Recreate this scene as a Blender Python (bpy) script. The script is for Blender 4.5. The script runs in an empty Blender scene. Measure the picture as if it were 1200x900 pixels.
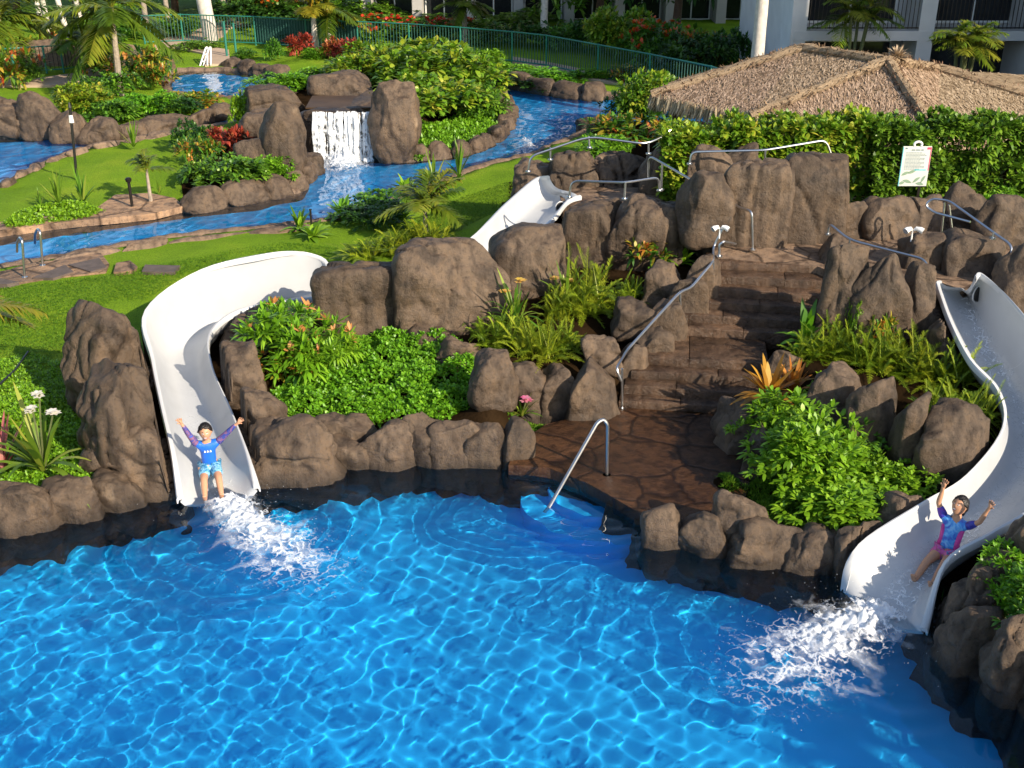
import bpy, bmesh, math, random
import numpy as np
from mathutils import noise, Vector, Matrix
SC = bpy.context.scene
C = SC.collection
random.seed(7)
R = math.radians
FPX, TH, CH = 1300.0, R(24.8), 7.44          # focal length in photo pixels, camera pitch, camera height (m)

# ---------------------------------------------------------------- survey helpers (photo measurements -> metres)
def _dir(px, py):
    r = (px - 600) / FPX; u = (450 - py) / FPX
    return r, math.cos(TH) + u * math.sin(TH), -math.sin(TH) + u * math.cos(TH)
def P(px, py, z):
    d = _dir(px, py); t = (z - CH) / d[2]
    return Vector((d[0] * t, d[1] * t, z))
def PY(px, py, Y):
    d = _dir(px, py); t = Y / d[1]
    return Vector((d[0] * t, Y, CH + d[2] * t))
def proj(x, y, z):
    z = z - CH
    dep = y * math.cos(TH) - z * math.sin(TH); up = y * math.sin(TH) + z * math.cos(TH)
    return 600 + FPX * x / dep, 450 - FPX * up / dep
def scale_at(p):                               # photo pixels per metre at a point
    return FPX / (p[1] * math.cos(TH) - (p[2] - CH) * math.sin(TH))

# ---------------------------------------------------------------- mesh helpers
def mesh_np(name, V, faces, mats, smooth=True, tint=None, midx=None):
    V = np.asarray(V, dtype=np.float32)
    me = bpy.data.meshes.new(name)
    fl = [np.asarray(f, dtype=np.int32) for f in (faces if isinstance(faces, list) else [faces]) if len(f)]
    me.vertices.add(len(V)); me.vertices.foreach_set('co', V.ravel())
    loops = np.concatenate([f.ravel() for f in fl])
    tot = np.concatenate([np.full(len(f), f.shape[1], dtype=np.int32) for f in fl])
    start = np.concatenate([[0], np.cumsum(tot)[:-1]]).astype(np.int32)
    me.loops.add(len(loops)); me.loops.foreach_set('vertex_index', loops)
    me.polygons.add(len(tot)); me.polygons.foreach_set('loop_start', start); me.polygons.foreach_set('loop_total', tot)
    me.update(calc_edges=True)
    me.polygons.foreach_set('use_smooth', np.full(len(tot), bool(smooth)))
    if midx is not None: me.polygons.foreach_set('material_index', np.asarray(midx, dtype=np.int32))
    if tint is not None:
        a = me.attributes.new('tint', 'FLOAT', 'POINT'); a.data.foreach_set('value', np.asarray(tint, dtype=np.float32))
    for m in (mats if isinstance(mats, (list, tuple)) else [mats]): me.materials.append(m)
    me.validate()
    return me
def link(name, me, parent=None, loc=None):
    o = bpy.data.objects.new(name, me); C.objects.link(o)
    if parent is not None: o.parent = parent
    if loc is not None: o.location = loc
    return o
def tag(o, label, cat, group=None):
    o['label'] = label; o['category'] = cat
    if group: o['group'] = group
    return o
def thing(name, label, cat, loc=(0, 0, 0), rz=0, group=None):
    o = bpy.data.objects.new(name, None); C.objects.link(o)
    o.location = loc; o.rotation_euler = (0, 0, rz); o.empty_display_size = .1
    return tag(o, label, cat, group)
def struct(name, me, kind='structure'):
    o = link(name, me); o['kind'] = kind
    return o
class MB:                                       # collects shapes, builds ONE mesh
    def __init__(s): s.v = []; s.f = []
    def add(s, v, f):
        b = len(s.v); s.v += [tuple(p) for p in v]; s.f += [tuple(i + b for i in q) for q in f]
    def box(s, c, d, rz=0, bev=0):
        x, y, z = d[0] / 2, d[1] / 2, d[2] / 2; ca, sa = math.cos(rz), math.sin(rz)
        if bev > 0:
            b = min(bev, x * .9, y * .9, z * .9)
            rings = [(-z, x - b, y - b), (-z + b, x, y), (z - b, x, y), (z, x - b, y - b)]
            v = []
            for (h, xx, yy) in rings:
                for (i, j) in ((-1, -1), (1, -1), (1, 1), (-1, 1)):
                    v.append((c[0] + i * xx * ca - j * yy * sa, c[1] + i * xx * sa + j * yy * ca, c[2] + h))
            f = [(3, 2, 1, 0), (12, 13, 14, 15)]
            for k in range(3):
                for i in range(4): f.append((4 * k + i, 4 * k + (i + 1) % 4, 4 * k + 4 + (i + 1) % 4, 4 * k + 4 + i))
            return s.add(v, f)
        v = [(c[0] + i * x * ca - j * y * sa, c[1] + i * x * sa + j * y * ca, c[2] + k * z) for k in (-1, 1) for (i, j) in ((-1, -1), (1, -1), (1, 1), (-1, 1))]
        s.add(v, [(3, 2, 1, 0), (4, 5, 6, 7)] + [(i, (i + 1) % 4, 4 + (i + 1) % 4, 4 + i) for i in range(4)])
    def tube(s, pts, r, n=8, cap=True):
        pts = [Vector(p) for p in pts]; v = []; f = []; up = None
        for i, p in enumerate(pts):
            t = ((pts[min(i + 1, len(pts) - 1)] - p).normalized() + (p - pts[max(i - 1, 0)]).normalized())
            t = t.normalized() if t.length > 1e-6 else Vector((0, 0, 1))
            if up is None: up = Vector((0, 0, 1)) if abs(t.z) < .9 else Vector((1, 0, 0))
            a = t.cross(up)
            a = a.normalized() if a.length > 1e-6 else t.orthogonal().normalized()
            b = a.cross(t); up = b
            rr = r[i] if isinstance(r, (list, tuple)) else r
            for k in range(n):
                w = 2 * math.pi * k / n; v.append(p + a * math.cos(w) * rr + b * math.sin(w) * rr)
        for i in range(len(pts) - 1):
            for k in range(n): f.append((i * n + k, i * n + (k + 1) % n, (i + 1) * n + (k + 1) % n, (i + 1) * n + k))
        if cap: f.append(tuple(range(n - 1, -1, -1))); f.append(tuple(range((len(pts) - 1) * n, len(pts) * n)))
        s.add(v, f)
    def disc(s, c, r, h, n=14):
        s.tube([(c[0], c[1], c[2]), (c[0], c[1], c[2] + h)], r, n)
    def build(s, name, m, parent=None, smooth=True, angle=35):
        me = bpy.data.meshes.new(name); me.from_pydata(s.v, [], s.f)
        for k in (m if isinstance(m, (list, tuple)) else [m]): me.materials.append(k)
        bm = bmesh.new(); bm.from_mesh(me); bmesh.ops.recalc_face_normals(bm, faces=bm.faces)
        for e in bm.edges:
            if len(e.link_faces) == 2 and e.calc_face_angle(0) > R(angle): e.smooth = False
        for q in bm.faces: q.smooth = smooth
        bm.to_mesh(me); bm.free()
        return link(name, me, parent)
def fillet(pts, r=.1, n=5):                      # rounds the corners of a polyline
    pts = [Vector(p) for p in pts]; out = [pts[0]]
    for a, b, c in zip(pts, pts[1:], pts[2:]):
        u = (a - b); w = (c - b); k = min(r, u.length * .45, w.length * .45)
        p, q = b + u.normalized() * k, b + w.normalized() * k
        for i in range(n + 1):
            t = i / n; out.append(p * (1 - t) ** 2 + b * 2 * t * (1 - t) + q * t * t)
    out.append(pts[-1]); return out
def spline(pts, k):                              # Catmull-Rom through points
    A = np.array([tuple(p) for p in pts], dtype=float); n = len(A); out = []
    for i in range(n - 1):
        p0, p1, p2, p3 = A[max(i - 1, 0)], A[i], A[i + 1], A[min(i + 2, n - 1)]
        for j in range(k):
            t = j / k
            out.append(.5 * ((2 * p1) + (-p0 + p2) * t + (2 * p0 - 5 * p1 + 4 * p2 - p3) * t * t + (-p0 + 3 * p1 - 3 * p2 + p3) * t ** 3))
    out.append(A[-1]); return np.array(out)
def inside(poly, X, Y):                           # vectorised point in polygon
    X = np.asarray(X); Y = np.asarray(Y); r = np.zeros(X.shape, bool); n = len(poly)
    for i in range(n):
        x1, y1 = poly[i][0], poly[i][1]; x2, y2 = poly[(i + 1) % n][0], poly[(i + 1) % n][1]
        if y1 == y2: continue
        c = ((y1 > Y) != (y2 > Y)) & (X < (x2 - x1) * (Y - y1) / (y2 - y1) + x1); r ^= c
    return r
def dist_poly(poly, X, Y, closed=True):
    d = np.full(np.shape(X), 1e9); n = len(poly)
    for i in range(n if closed else n - 1):
        x1, y1 = poly[i][0], poly[i][1]; x2, y2 = poly[(i + 1) % n][0], poly[(i + 1) % n][1]
        L = (x2 - x1) ** 2 + (y2 - y1) ** 2 + 1e-9
        t = np.clip(((X - x1) * (x2 - x1) + (Y - y1) * (y2 - y1)) / L, 0, 1)
        d = np.minimum(d, np.hypot(X - x1 - t * (x2 - x1), Y - y1 - t * (y2 - y1)))
    return d
_rng = np.random.RandomState(11)
_K = [(_rng.uniform(0, 2 * math.pi, 40), _rng.uniform(0, 2 * math.pi, 40)) for _ in range(6)]
def nz(X, Y, wl, seed=0, n=24):                   # smooth random field, roughly -1..1
    a, p = _K[seed % 6]; out = 0
    for i in range(n):
        k = 2 * math.pi / (wl * (.6 + .9 * ((i * .618) % 1)))
        out = out + np.sin(k * (X * np.cos(a[i]) + Y * np.sin(a[i])) + p[i])
    return out / math.sqrt(n / 2) * .6

# ---------------------------------------------------------------- materials
def nodes(name):
    m = bpy.data.materials.new(name); m.use_nodes = True
    nt = m.node_tree; b = nt.nodes['Principled BSDF']
    return m, nt, b
def N(nt, t, **kw):
    n = nt.nodes.new(t)
    for k, v in kw.items():
        if k in n.inputs: n.inputs[k].default_value = v
        else: setattr(n, k, v)
    return n
def L(nt, a, b): nt.links.new(a, b)
def ramp(nt, fac, stops):
    r = nt.nodes.new('ShaderNodeValToRGB'); L(nt, fac, r.inputs[0]); e = r.color_ramp.elements
    while len(e) < len(stops): e.new(.5)
    for i, (p, c) in enumerate(stops): e[i].position = p; e[i].color = (*c, 1) if len(c) == 3 else c
    return r.outputs[0]
def simple(name, col, rough=.5, metal=0, var=.12, vscale=6, bump=0, bscale=40, spec=.5):
    m, nt, b = nodes(name)
    tc = N(nt, 'ShaderNodeTexCoord'); n = N(nt, 'ShaderNodeTexNoise', Scale=vscale, Detail=5.0)
    L(nt, tc.outputs['Object'], n.inputs['Vector'])
    lo = tuple(c * (1 - var) for c in col); hi = tuple(min(1, c * (1 + var)) for c in col)
    L(nt, ramp(nt, n.outputs[0], [(.3, lo), (.7, hi)]), b.inputs['Base Color'])
    b.inputs['Roughness'].default_value = rough; b.inputs['Metallic'].default_value = metal
    b.inputs['Specular IOR Level'].default_value = spec
    if bump:
        n2 = N(nt, 'ShaderNodeTexNoise', Scale=bscale, Detail=6.0); L(nt, tc.outputs['Object'], n2.inputs['Vector'])
        bp = N(nt, 'ShaderNodeBump', Strength=bump, Distance=.02); L(nt, n2.outputs[0], bp.inputs['Height']); L(nt, bp.outputs[0], b.inputs['Normal'])
    return m
def rock_mat(name, dark, mid, light, rough=.75, scale=1.0, wet=0):
    m, nt, b = nodes(name)
    geo = N(nt, 'ShaderNodeNewGeometry'); oi = N(nt, 'ShaderNodeObjectInfo')
    n1 = N(nt, 'ShaderNodeTexNoise', Scale=1.7 * scale, Detail=8.0, Roughness=.62, Distortion=.4); L(nt, geo.outputs['Position'], n1.inputs['Vector'])
    n2 = N(nt, 'ShaderNodeTexNoise', Scale=14 * scale, Detail=8.0, Roughness=.7); L(nt, geo.outputs['Position'], n2.inputs['Vector'])
    base = ramp(nt, n1.outputs[0], [(.28, dark), (.48, mid), (.62, mid), (.78, light)])
    sp = ramp(nt, n2.outputs[0], [(.32, (.32, .29, .27)), (.47, (1, 1, 1)), (.6, (1.05, 1.0, .95)), (.74, (1.55, 1.45, 1.3))])
    mx = N(nt, 'ShaderNodeMix', data_type='RGBA', blend_type='MULTIPLY'); mx.inputs[0].default_value = .8
    L(nt, base, mx.inputs[6]); L(nt, sp, mx.inputs[7])
    # vertical streaks of mineral stain
    mp = N(nt, 'ShaderNodeMapping'); mp.inputs['Scale'].default_value = (5, 5, .7); L(nt, geo.outputs['Position'], mp.inputs['Vector'])
    n3 = N(nt, 'ShaderNodeTexNoise', Scale=1.2, Detail=5.0); L(nt, mp.outputs[0], n3.inputs['Vector'])
    st = ramp(nt, n3.outputs[0], [(.34, (.40, .37, .35)), (.50, (1, 1, 1)), (.70, (1.3, 1.22, 1.08))])
    mx2 = N(nt, 'ShaderNodeMix', data_type='RGBA', blend_type='MULTIPLY'); mx2.inputs[0].default_value = .75
    L(nt, mx.outputs[2], mx2.inputs[6]); L(nt, st, mx2.inputs[7])
    hv = N(nt, 'ShaderNodeHueSaturation'); mr = N(nt, 'ShaderNodeMapRange'); L(nt, oi.outputs['Random'], mr.inputs[0])
    mr.inputs[3].default_value = .78; mr.inputs[4].default_value = 1.2; L(nt, mr.outputs[0], hv.inputs['Value']); L(nt, mx2.outputs[2], hv.inputs['Color'])
    # dark tide line where the stone meets the water
    sx = N(nt, 'ShaderNodeSeparateXYZ'); L(nt, geo.outputs['Position'], sx.inputs[0]); zn = N(nt, 'ShaderNodeMath', operation='MULTIPLY_ADD'); L(nt, n2.outputs[0], zn.inputs[0]); zn.inputs[1].default_value = -.22; L(nt, sx.outputs['Z'], zn.inputs[2])
    tl = N(nt, 'ShaderNodeMapRange'); L(nt, zn.outputs[0], tl.inputs[0]); tl.inputs[1].default_value = -.08; tl.inputs[2].default_value = .10; tl.inputs[3].default_value = .38; tl.inputs[4].default_value = 1
    tm = N(nt, 'ShaderNodeMix', data_type='RGBA', blend_type='MULTIPLY'); tm.inputs[0].default_value = 1; L(nt, hv.outputs[0], tm.inputs[6]); L(nt, tl.outputs[0], tm.inputs[7])
    L(nt, tm.outputs[2], b.inputs['Base Color'])
    rr = ramp(nt, n1.outputs[0], [(.35, (rough - .25,) * 3), (.65, (rough,) * 3)]); L(nt, rr, b.inputs['Roughness'])
    b.inputs['Specular IOR Level'].default_value = .35
    # relief: lumps, fine grain, a few cracks
    v = N(nt, 'ShaderNodeTexVoronoi', feature='DISTANCE_TO_EDGE', Scale=.9 * scale)
    nd = N(nt, 'ShaderNodeTexNoise', Scale=2.5, Detail=4.0); L(nt, geo.outputs['Position'], nd.inputs['Vector'])
    ad = N(nt, 'ShaderNodeMix', data_type='VECTOR'); ad.inputs[0].default_value = .35; L(nt, geo.outputs['Position'], ad.inputs[4]); L(nt, nd.outputs['Color'], ad.inputs[5])
    L(nt, ad.outputs[1], v.inputs['Vector'])
    cr = ramp(nt, v.outputs['Distance'], [(0, (0, 0, 0)), (.035, (1, 1, 1))])
    bp1 = N(nt, 'ShaderNodeBump', Strength=.28, Distance=.025); L(nt, cr, bp1.inputs['Height'])
    n4 = N(nt, 'ShaderNodeTexNoise', Scale=5.5 * scale, Detail=10.0, Roughness=.72); L(nt, geo.outputs['Position'], n4.inputs['Vector'])
    bp2 = N(nt, 'ShaderNodeBump', Strength=1.0, Distance=.055); L(nt, n4.outputs[0], bp2.inputs['Height']); L(nt, bp1.outputs[0], bp2.inputs['Normal'])
    L(nt, bp2.outputs[0], b.inputs['Normal'])
    return m
def leaf_mat(name, stops, trans=.28, rough=.42, spec=.4):
    m, nt, b = nodes(name)
    at = N(nt, 'ShaderNodeAttribute', attribute_name='tint'); oi = N(nt, 'ShaderNodeObjectInfo')
    col = ramp(nt, at.outputs['Fac'], stops)
    hv = N(nt, 'ShaderNodeHueSaturation'); mr = N(nt, 'ShaderNodeMapRange'); L(nt, oi.outputs['Random'], mr.inputs[0])
    mr.inputs[3].default_value = .485; mr.inputs[4].default_value = .515; L(nt, mr.outputs[0], hv.inputs['Hue']); L(nt, col, hv.inputs['Color'])
    L(nt, hv.outputs[0], b.inputs['Base Color']); b.inputs['Roughness'].default_value = rough; b.inputs['Specular IOR Level'].default_value = spec
    t = N(nt, 'ShaderNodeBsdfTranslucent'); L(nt, hv.outputs[0], t.inputs['Color'])
    mx = N(nt, 'ShaderNodeMixShader'); mx.inputs[0].default_value = trans
    L(nt, b.outputs[0], mx.inputs[1]); L(nt, t.outputs[0], mx.inputs[2]); L(nt, mx.outputs[0], nt.nodes['Material Output'].inputs[0])
    return m
M = {}
M['rock'] = rock_mat('lava_rock', (.030, .021, .015), (.106, .076, .053), (.235, .178, .125))
M['rock_dark'] = rock_mat('wet_lava_rock', (.02, .015, .012), (.06, .042, .03), (.13, .095, .07), rough=.6)
M['rock_tan'] = rock_mat('tan_rim_rock', (.07, .048, .034), (.19, .135, .095), (.30, .23, .165))
M['flag'] = rock_mat('flagstone', (.10, .065, .045), (.24, .165, .115), (.33, .25, .18), scale=1.4)
M['slab_dark'] = simple('dark_slab', (.10, .075, .062), .7, var=.25, bump=.4)
M['chrome'] = simple('stainless_steel', (.52, .53, .55), .34, 1, var=.04)
M['white_gel'] = simple('white_gelcoat', (.45, .465, .48), .3, var=.06, vscale=2.2)
M['white_lip'] = simple('white_gelcoat_lip', (.52, .53, .54), .3, var=.03)
M['black'] = simple('black_paint', (.012, .012, .013), .4)
M['hole'] = simple('dark_pipe', (.01, .01, .01), .7)
M['white_paint'] = simple('white_paint', (.78, .78, .76), .45, var=.06)
M['fence_green'] = simple('green_fence_paint', (.02, .17, .13), .4, var=.1)
M['fence_dark'] = simple('dark_fence_pickets', (.03, .10, .085), .5, var=.2)
M['wall_tan'] = simple('stucco_grey', (.42, .40, .38), .85, var=.08, vscale=1.2, bump=.3, bscale=60)
M['wall_white'] = simple('stucco_white', (.62, .61, .60), .85, var=.08, vscale=1.2, bump=.3, bscale=60)
M['window'] = simple('dark_glass', (.02, .022, .025), .08, var=.2)
M['bronze'] = simple('dark_bronze', (.03, .026, .024), .4, .6)
M['path'] = simple('tan_concrete', (.42, .31, .22), .8, var=.14, vscale=1.4, bump=.3, bscale=30)
M['soil'] = simple('garden_soil', (.020, .012, .006), .95, var=.4, vscale=3, bump=.8, bscale=18, spec=.0)
M['bark'] = simple('palm_bark', (.30, .25, .20), .85, var=.3, vscale=9, bump=.6, bscale=25)
M['bark_white'] = simple('pale_palm_bark', (.58, .53, .47), .8, var=.16, vscale=7, bump=.4, bscale=25)
M['stem'] = simple('green_stem', (.10, .12, .04), .7, var=.3, vscale=9)
M['wood_dark'] = simple('brown_wood', (.10, .05, .03), .7, var=.3)
# ================================================================ SETTING: outlines
POOL_PX = [(-160, 655), (-60, 640), (0, 622), (60, 604), (120, 590), (170, 581), (207, 575), (217, 545), (255, 532), (288, 530), (304, 560), (350, 553), (420, 542), (500, 535), (560, 539), (605, 548),
           (645, 553), (690, 571), (720, 588), (752, 612), (790, 632), (850, 645), (905, 655), (960, 664), (985, 672), (1020, 655), (1060, 660), (1092, 690), (1096, 752), (1130, 786), (1180, 822), (1250, 872), (1330, 960)]
ZR = .30
RIVER_PX = [(-160, 325), (0, 315), (60, 304), (120, 293), (200, 280), (330, 266), (400, 258), (450, 240), (520, 212), (562, 196), (622, 182), (672, 160), (700, 150), (740, 146), (900, 150), (900, 116),
            (740, 114), (660, 109), (580, 97), (574, 106), (588, 120), (597, 138), (585, 158), (545, 178), (470, 186), (442, 180), (362, 182), (360, 212), (352, 226), (300, 237), (215, 246), (140, 257), (60, 268), (0, 277), (-160, 297)]
RIVER2_PX = [(-160, 235), (0, 220), (45, 195), (105, 174), (160, 164), (215, 154), (275, 146), (275, 132), (215, 150), (160, 158), (60, 158), (0, 162), (-160, 166)]
RIVER3_PX = [(200, 110), (198, 95), (210, 84), (262, 83), (305, 88), (345, 92), (340, 112), (285, 118), (240, 112)]
def wpoly(px, z): return [P(a, b, z).to_2d() for a, b in px]
pool = wpoly(POOL_PX, 0) + [Vector((7.5, 4.5)), Vector((-9.5, 4.5))]
river = wpoly(RIVER_PX, ZR); river2 = wpoly(RIVER2_PX, ZR); river3 = wpoly(RIVER3_PX, ZR)

# slides: bed / screen-left rim / screen-right rim, each (px, py, z)
LS_BED = [(660, 223, 1.66), (648, 233, 1.40), (612, 264, 1.2), (568, 296, 1.02), (500, 316, .90), (430, 334, .80), (388, 341, .78), (365, 344, .72), (320, 354, .62), (263, 371, .50), (226, 404, .36), (223, 440, .32), (234, 488, .23), (247, 537, .13), (256, 590, -.08)]
LS_OUT = [(644, 208, 1.84), (628, 212, 1.72), (595, 240, 1.55), (553, 280, 1.36), (490, 309, 1.22), (430, 328, 1.12), (392, 324, 1.12), (373, 303, 1.34), (325, 297, 1.50), (238, 317, 1.42), (174, 364, 1.16), (181, 422, .84), (193, 480, .66), (205, 530, .48), (214, 584, .12)]
LS_INN = [(678, 230, 1.60), (664, 236, 1.58), (640, 263, 1.42), (590, 297, 1.26), (510, 334, 1.05), (440, 352, .95), (390, 348, 1.0), (368, 349, 1.02), (325, 354, .97), (274, 366, .92), (245, 392, .80), (247, 430, .68), (268, 480, .56), (287, 530, .42), (298, 572, .12)]
RS_BED = [(1126, 337, 1.62), (1133, 344, 1.40), (1146, 386, 1.15), (1166, 428, .92), (1193, 474, .68), (1203, 522, .48), (1180, 566, .34), (1140, 614, .27), (1092, 670, .17), (1038, 732, -.06)]
RS_OUT = [(1103, 331, 1.70), (1101, 335, 1.66), (1115, 376, 1.52), (1138, 421, 1.32), (1171, 458, 1.1), (1177, 502, .92), (1135, 557, .78), (1085, 590, .66), (1012, 640, .5), (991, 692, .02)]
RS_INN = [(1142, 325, 1.92), (1150, 322, 1.92), (1178, 348, 1.82), (1216, 396, 1.56), (1246, 450, 1.28), (1252, 522, 1.0), (1213, 590, .84), (1160, 625, .72), (1106, 660, .52), (1079, 738, .03)]

# ---------------------------------------------------------------- terrain heights (scattered survey points)
CT = []
def ct(z, *pp):
    for a, b in pp: p = P(a, b, z); CT.append((p.x, p.y, z))
for q in POOL_PX[2:-1]:
    if q[1] < 900 and not (210 < q[0] < 300 or 1000 < q[0] < 1093): ct(.10 if not 600 < q[0] < 760 else -.03, q)
for poly in (RIVER_PX, RIVER2_PX, RIVER3_PX):
    for q in poly: ct(.40, q)
ct(.45, (60, 350), (150, 320), (300, 285), (380, 290), (60, 420), (-60, 400), (-60, 500), (20, 470), (430, 280), (500, 255), (560, 240), (600, 225), (640, 200), (300, 215), (180, 190), (120, 210), (60, 235))
ct(.30, (60, 545), (0, 575), (100, 560)); ct(.4, (130, 500), (120, 450), (150, 420))
ct(.30, (330, 478), (440, 478), (530, 470), (380, 480)); ct(.42, (300, 410), (350, 430), (430, 435), (500, 440)); ct(.5, (330, 385), (400, 400), (470, 410)); ct(.3, (290, 470), (300, 500), (400, 520), (480, 515), (560, 510)); ct(.15, (620, 500), (660, 520))
ct(.55, (545, 425), (580, 470)); ct(.70, (600, 415), (640, 425), (690, 405)); ct(.62, (560, 395)); ct(.85, (590, 365), (650, 385), (700, 365)); ct(1.0, (640, 335), (700, 335), (740, 320), (600, 330)); ct(1.1, (780, 300), (760, 330))
ct(.06, (760, 500), (800, 520), (760, 540), (720, 540), (820, 560), (700, 500)); ct(.12, (780, 460), (830, 460), (870, 470)); ct(-.06, (610, 530), (625, 512), (640, 500), (880, 500), (885, 520), (880, 545), (872, 575), (860, 600), (830, 608), (800, 606), (660, 548), (690, 562), (720, 585), (700, 520), (750, 560), (820, 590)); ct(.35, (790, 430), (840, 430)); ct(.45, (810, 405), (850, 405), (890, 412)); ct(.65, (850, 370), (900, 375)); ct(.95, (860, 340), (920, 345)); ct(1.1, (880, 315), (930, 320)); ct(1.44, (900, 290), (960, 300), (1000, 280), (1050, 275), (860, 275), (820, 250), (780, 225), (720, 215), (1060, 290), (1110, 290), (1140, 320))
ct(1.5, (960, 200), (1100, 200), (1200, 220), (1300, 230), (850, 180)); ct(.5, (700, 178), (740, 160), (800, 145))
ct(.2, (880, 600), (930, 620), (1000, 610)); ct(.25, (850, 560), (900, 560), (960, 580), (1040, 580)); ct(.42, (900, 510), (960, 510), (1030, 530)); ct(.9, (960, 430), (1010, 430), (1060, 430), (1110, 440), (930, 410)); ct(.75, (1100, 480), (1130, 500)); ct(1.1, (1000, 390), (1070, 390))
ct(.25, (1130, 690), (1180, 740), (1150, 720)); ct(.6, (1200, 640), (1260, 620), (1300, 700))
for q in LS_BED[1:-1] + RS_BED[1:-1]:
    p = P(*q); CT.append((p.x, p.y, p.z - .22))
ct(.4, (700, 105), (660, 95), (600, 80), (700, 85), (420, 70), (300, 60), (100, 60), (0, 90), (50, 130), (200, 130), (150, 120), (520, 150), (560, 130)); ct(.9, (300, 150), (470, 130)); ct(.3, (500, 20), (800, 20), (200, 15))
for (x, y) in ((-30, 20), (-45, 40), (-60, 80), (0, 80), (60, 80), (45, 45), (30, 30)): CT.append((x, y, .3))
for (x, y) in ((6, 28), (10, 28), (4, 30), (12, 25), (9, 32)): CT.append((x, y, .1))
for (x, y) in ((9, 9), (11, 12), (11, 7), (13, 18)): CT.append((x, y, .6))
CT = np.array(CT)
# IDW with a slow-varying base
def gz(X, Y):
    X = np.asarray(X, float); Y = np.asarray(Y, float); sh = X.shape; X = X.ravel(); Y = Y.ravel(); out = np.empty(len(X))
    for i in range(0, len(X), 20000):
        d2 = (X[i:i + 20000, None] - CT[None, :, 0]) ** 2 + (Y[i:i + 20000, None] - CT[None, :, 1]) ** 2 + .02
        w = d2 ** -1.9; out[i:i + 20000] = (w * CT[None, :, 2]).sum(1) / w.sum(1)
    return out.reshape(sh)
def gz1(x, y): return float(gz(np.array([x]), np.array([y]))[0])
def PT(px, py, it=12):                            # where the line of sight meets the ground
    z = .5
    for _ in range(it): p = P(px, py, z); z = z * .4 + gz1(p.x, p.y) * .6
    return P(px, py, z)

# ---------------------------------------------------------------- ground: one sheet, split by cover
HILL_PX = [(640, 560), (560, 545), (500, 540), (300, 570), (214, 580), (190, 560), (180, 500), (165, 430), (165, 385), (240, 325), (330, 312), (390, 322), (440, 322), (540, 290), (585, 255), (603, 205), (615, 195), (700, 178), (800, 160), (850, 150), (1000, 150), (1300, 160), (1500, 500), (1400, 900), (1180, 830), (1000, 700), (840, 650), (760, 625)]
ys = 5 * (110 / 5) ** (np.linspace(0, 1, 380)); us = np.linspace(-1.05, 1.05, 330)
GY = np.repeat(ys[:, None], len(us), 1); GX = GY * us[None, :]
GZ = gz(GX, GY) + .012 * nz(GX, GY, 1.1, 0) + .02 * nz(GX, GY, 4, 1)
for poly, zz, grow in ((pool, -1.75, .16), (river, -.35, .14), (river2, -.35, .14), (river3, -.35, .14)):
    m = inside(poly, GX, GY) | (dist_poly(poly, GX, GY) < grow); GZ = np.where(m, zz, GZ)
V = np.stack([GX, GY, GZ], -1).reshape(-1, 3)
nr, nc = GX.shape
idx = np.arange(nr * nc).reshape(nr, nc)
Q = np.stack([idx[:-1, :-1], idx[:-1, 1:], idx[1:, 1:], idx[1:, :-1]], -1).reshape(-1, 4)
cx = V[Q, 0].mean(1); cy = V[Q, 1].mean(1); cz = V[Q, 2].mean(1)
fpx, fpy = proj(cx, cy, cz)
hill = inside(HILL_PX, fpx, fpy) & (cy < 32)
BACK_SOIL = (inside([(600, 150), (800, 165), (1300, 150), (1300, 100), (820, 95), (760, 105)], fpx, fpy) & (cy > 22))
isl = inside([(210, 240), (225, 180), (280, 150), (300, 120), (370, 85), (420, 80), (560, 100), (600, 140), (470, 190), (360, 215), (330, 235)], fpx, fpy) & (cy < 45)
bedL = inside([(-200, 700), (-200, 480), (0, 440), (60, 430), (110, 440), (130, 520), (214, 580)], fpx, fpy) & (cy < 17)
bedB = inside([(-200, 160), (-200, 100), (60, 92), (110, 70), (200, 90), (270, 130), (160, 165)], fpx, fpy)
soil = hill | BACK_SOIL | isl
def sub(mask):
    f = Q[mask]; u, inv = np.unique(f, return_inverse=True); return V[u], inv.reshape(f.shape)
def lawn_mat():
    m, nt, b = nodes('lawn_grass'); geo = N(nt, 'ShaderNodeNewGeometry')
    n1 = N(nt, 'ShaderNodeTexNoise', Scale=.8, Detail=6.0); L(nt, geo.outputs['Position'], n1.inputs['Vector'])
    n2 = N(nt, 'ShaderNodeTexNoise', Scale=38, Detail=5.0, Roughness=.7); L(nt, geo.outputs['Position'], n2.inputs['Vector'])
    a = ramp(nt, n1.outputs[0], [(.3, (.13, .25, .008)), (.55, (.18, .32, .012)), (.75, (.26, .37, .022))])
    s = ramp(nt, n2.outputs[0], [(.3, (.38, .45, .3)), (.6, (1.15, 1.12, 1.0))])
    mx = N(nt, 'ShaderNodeMix', data_type='RGBA', blend_type='MULTIPLY'); mx.inputs[0].default_value = 1; L(nt, a, mx.inputs[6]); L(nt, s, mx.inputs[7])
    L(nt, mx.outputs[2], b.inputs['Base Color']); b.inputs['Roughness'].default_value = .85; b.inputs['Specular IOR Level'].default_value = .15
    bp = N(nt, 'ShaderNodeBump', Strength=1.0, Distance=.05); L(nt, n2.outputs[0], bp.inputs['Height']); L(nt, bp.outputs[0], b.inputs['Normal'])
    return m
M['lawn'] = lawn_mat()
v, f = sub(~soil); struct('lawn', mesh_np('lawn', v, f, M['lawn']))
v, f = sub(soil); struct('garden_soil', mesh_np('garden_soil', v, f, M['soil']))
g = MB(); g.box((0, 300, -2.3), (2400, 1200, .2)); o = g.build('ground', M['lawn']); o['kind'] = 'structure'

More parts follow.
